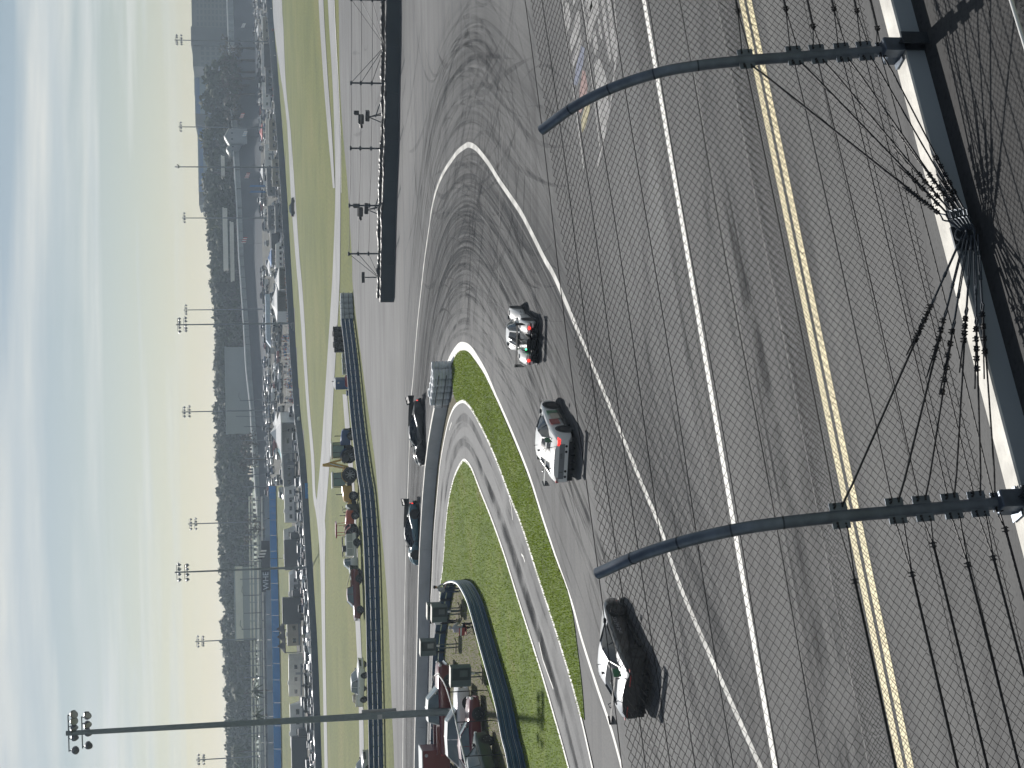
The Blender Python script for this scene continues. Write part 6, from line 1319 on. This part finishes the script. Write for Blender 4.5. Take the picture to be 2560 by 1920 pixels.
P3=dict(ST); P3.update(pelvis=(-.05,0,.53),waist=(.0,0,.70),chest=(.10,0,.93),neckbase=(.18,0,1.08),neck=(.22,0,1.14),jaw=(.28,0,1.18),head=(.29,0,1.265),crown=(.28,0,1.345),shL=(.13,.19,1.05),shR=(.13,-.19,1.05),elL=(.28,.27,.80),elR=(.28,-.27,.80),wrL=(.48,.12,.70),wrR=(.48,-.12,.70),
  hipL=(0,.10,.50),hipR=(0,-.10,.50),knL=(.44,.13,.50),knR=(.44,-.13,.50),anL=(.42,.13,.09),anR=(.42,-.13,.09),short=0)
pc=GR(1184,1572); person('marshal in grey hooded top bending forward on a folding chair',pc,1.25,P3,'cloth_grey','cloth_dark',cap='cloth_grey',bulk=1.4)
r=empty('folding_chair',pc,1.25,'red striped folding chair under the bending marshal','chair')
b=MB(); b.box((.0,0,.385),(.5,.5,.02)); b.build('seat','cloth_red',r); b=MB(); b.box((-.28,0,.66),(.02,.5,.34)); b.build('backrest','cloth_red',r); b=MB(); b.box((-.295,0,.72),(.012,.5,.10)); b.build('back_stripe','cloth_white',r)
for s in (-1,1):
    for a,c in (((.26,0),(-.26,.385)),((-.26,0),(.26,.385))): b=MB(); b.tube([(a[0],s*.26,a[1]),(c[0],s*.26,c[1])],.014,6); b.build('leg','black_plastic',r)
    b=MB(); b.tube([(-.27,s*.26,.38),(-.29,s*.26,.86)],.014,6); b.build('back_post','black_plastic',r); b=MB(); b.box((0,s*.29,.60),(.5,.05,.03)); b.build('armrest','black_plastic',r)
for s in (-1,1): b=MB(); b.tube([(s*.26,-.26,0),(s*.2,.26,.385)],.011,5); b.build('brace','black_plastic',r)
# ------------------------------------------------------------ faded logo painted on the asphalt
lg=[0,0]; SCL=3.95
def LP(x,y): return G(1280+x/SCL,y/SCL)
c0=LP(750,500); r=empty('painted_logo',(c0.x,c0.y,.0),0,'faded painted track logo with blue, red and yellow slanted bars','ground marking')
mat('logo_white',(.215,.215,.212),.75,var=.3,scale=1.5); mat('logo_blue',(.11,.13,.19),.75,var=.25,scale=2); mat('logo_red',(.21,.125,.115),.75,var=.25,scale=2); mat('logo_yellow',(.28,.25,.14),.75,var=.25,scale=2)
def lpoly(name,pts,m,z=.0185):
    b=MB(); b.fill([(q.x-c0.x,q.y-c0.y,z) for q in (LP(*p) for p in pts)]); b.build(name,m,r)
lpoly('blue_bar',[(690,450),(722,470),(705,640),(645,845),(612,830),(640,650)],'logo_blue')
lpoly('red_bar',[(700,695),(727,700),(752,870),(722,1000),(690,1112),(664,1110),(672,900)],'logo_red')
lpoly('yellow_bar',[(742,975),(777,970),(770,1090),(730,1250),(695,1320),(688,1190)],'logo_yellow')
for P in ([(530,30),(562,20),(585,180),(562,335),(533,230)],[(640,130),(670,100),(682,250),(640,400),(590,520),(573,430)],[(680,330),(697,400),(652,560),(607,672),(598,600)],[(500,-160),(535,-160),(540,0),(515,20)],[(600,-200),(640,-200),(650,-20),(610,60)],
          [(720,-100),(760,-140),(800,60),(760,170),(735,80)],[(800,-100),(840,-120),(868,120),(840,160),(810,250),(780,420),(758,380),(752,260)],[(850,150),(880,220),(900,420),(862,330)],[(800,330),(830,300),(858,480),(830,560),(812,500)],
          [(872,-120),(905,-120),(990,620),(962,600),(905,220)],[(932,-120),(965,-120),(1050,560),(1022,640),(985,480)],[(815,640),(862,560),(925,720),(955,880),(962,1150),(905,1400),(872,1250),(838,900)]): lpoly('white_letter',P,'logo_white')
for P,w in (([(480,-150),(510,60),(545,400),(590,700),(640,1100),(712,1655)],.22),([(670,-150),(740,250),(765,600),(805,850),(850,1250),(872,1440)],.2),([(1010,-100),(1045,480),(1010,760),(985,980),(915,1350),(850,1640)],.2)):
    b=MB(); b.ribbon([Vector((q.x-c0.x,q.y-c0.y,0)) for q in (LP(*p) for p in P)],w,.0182); b.build('outline','logo_white',r)
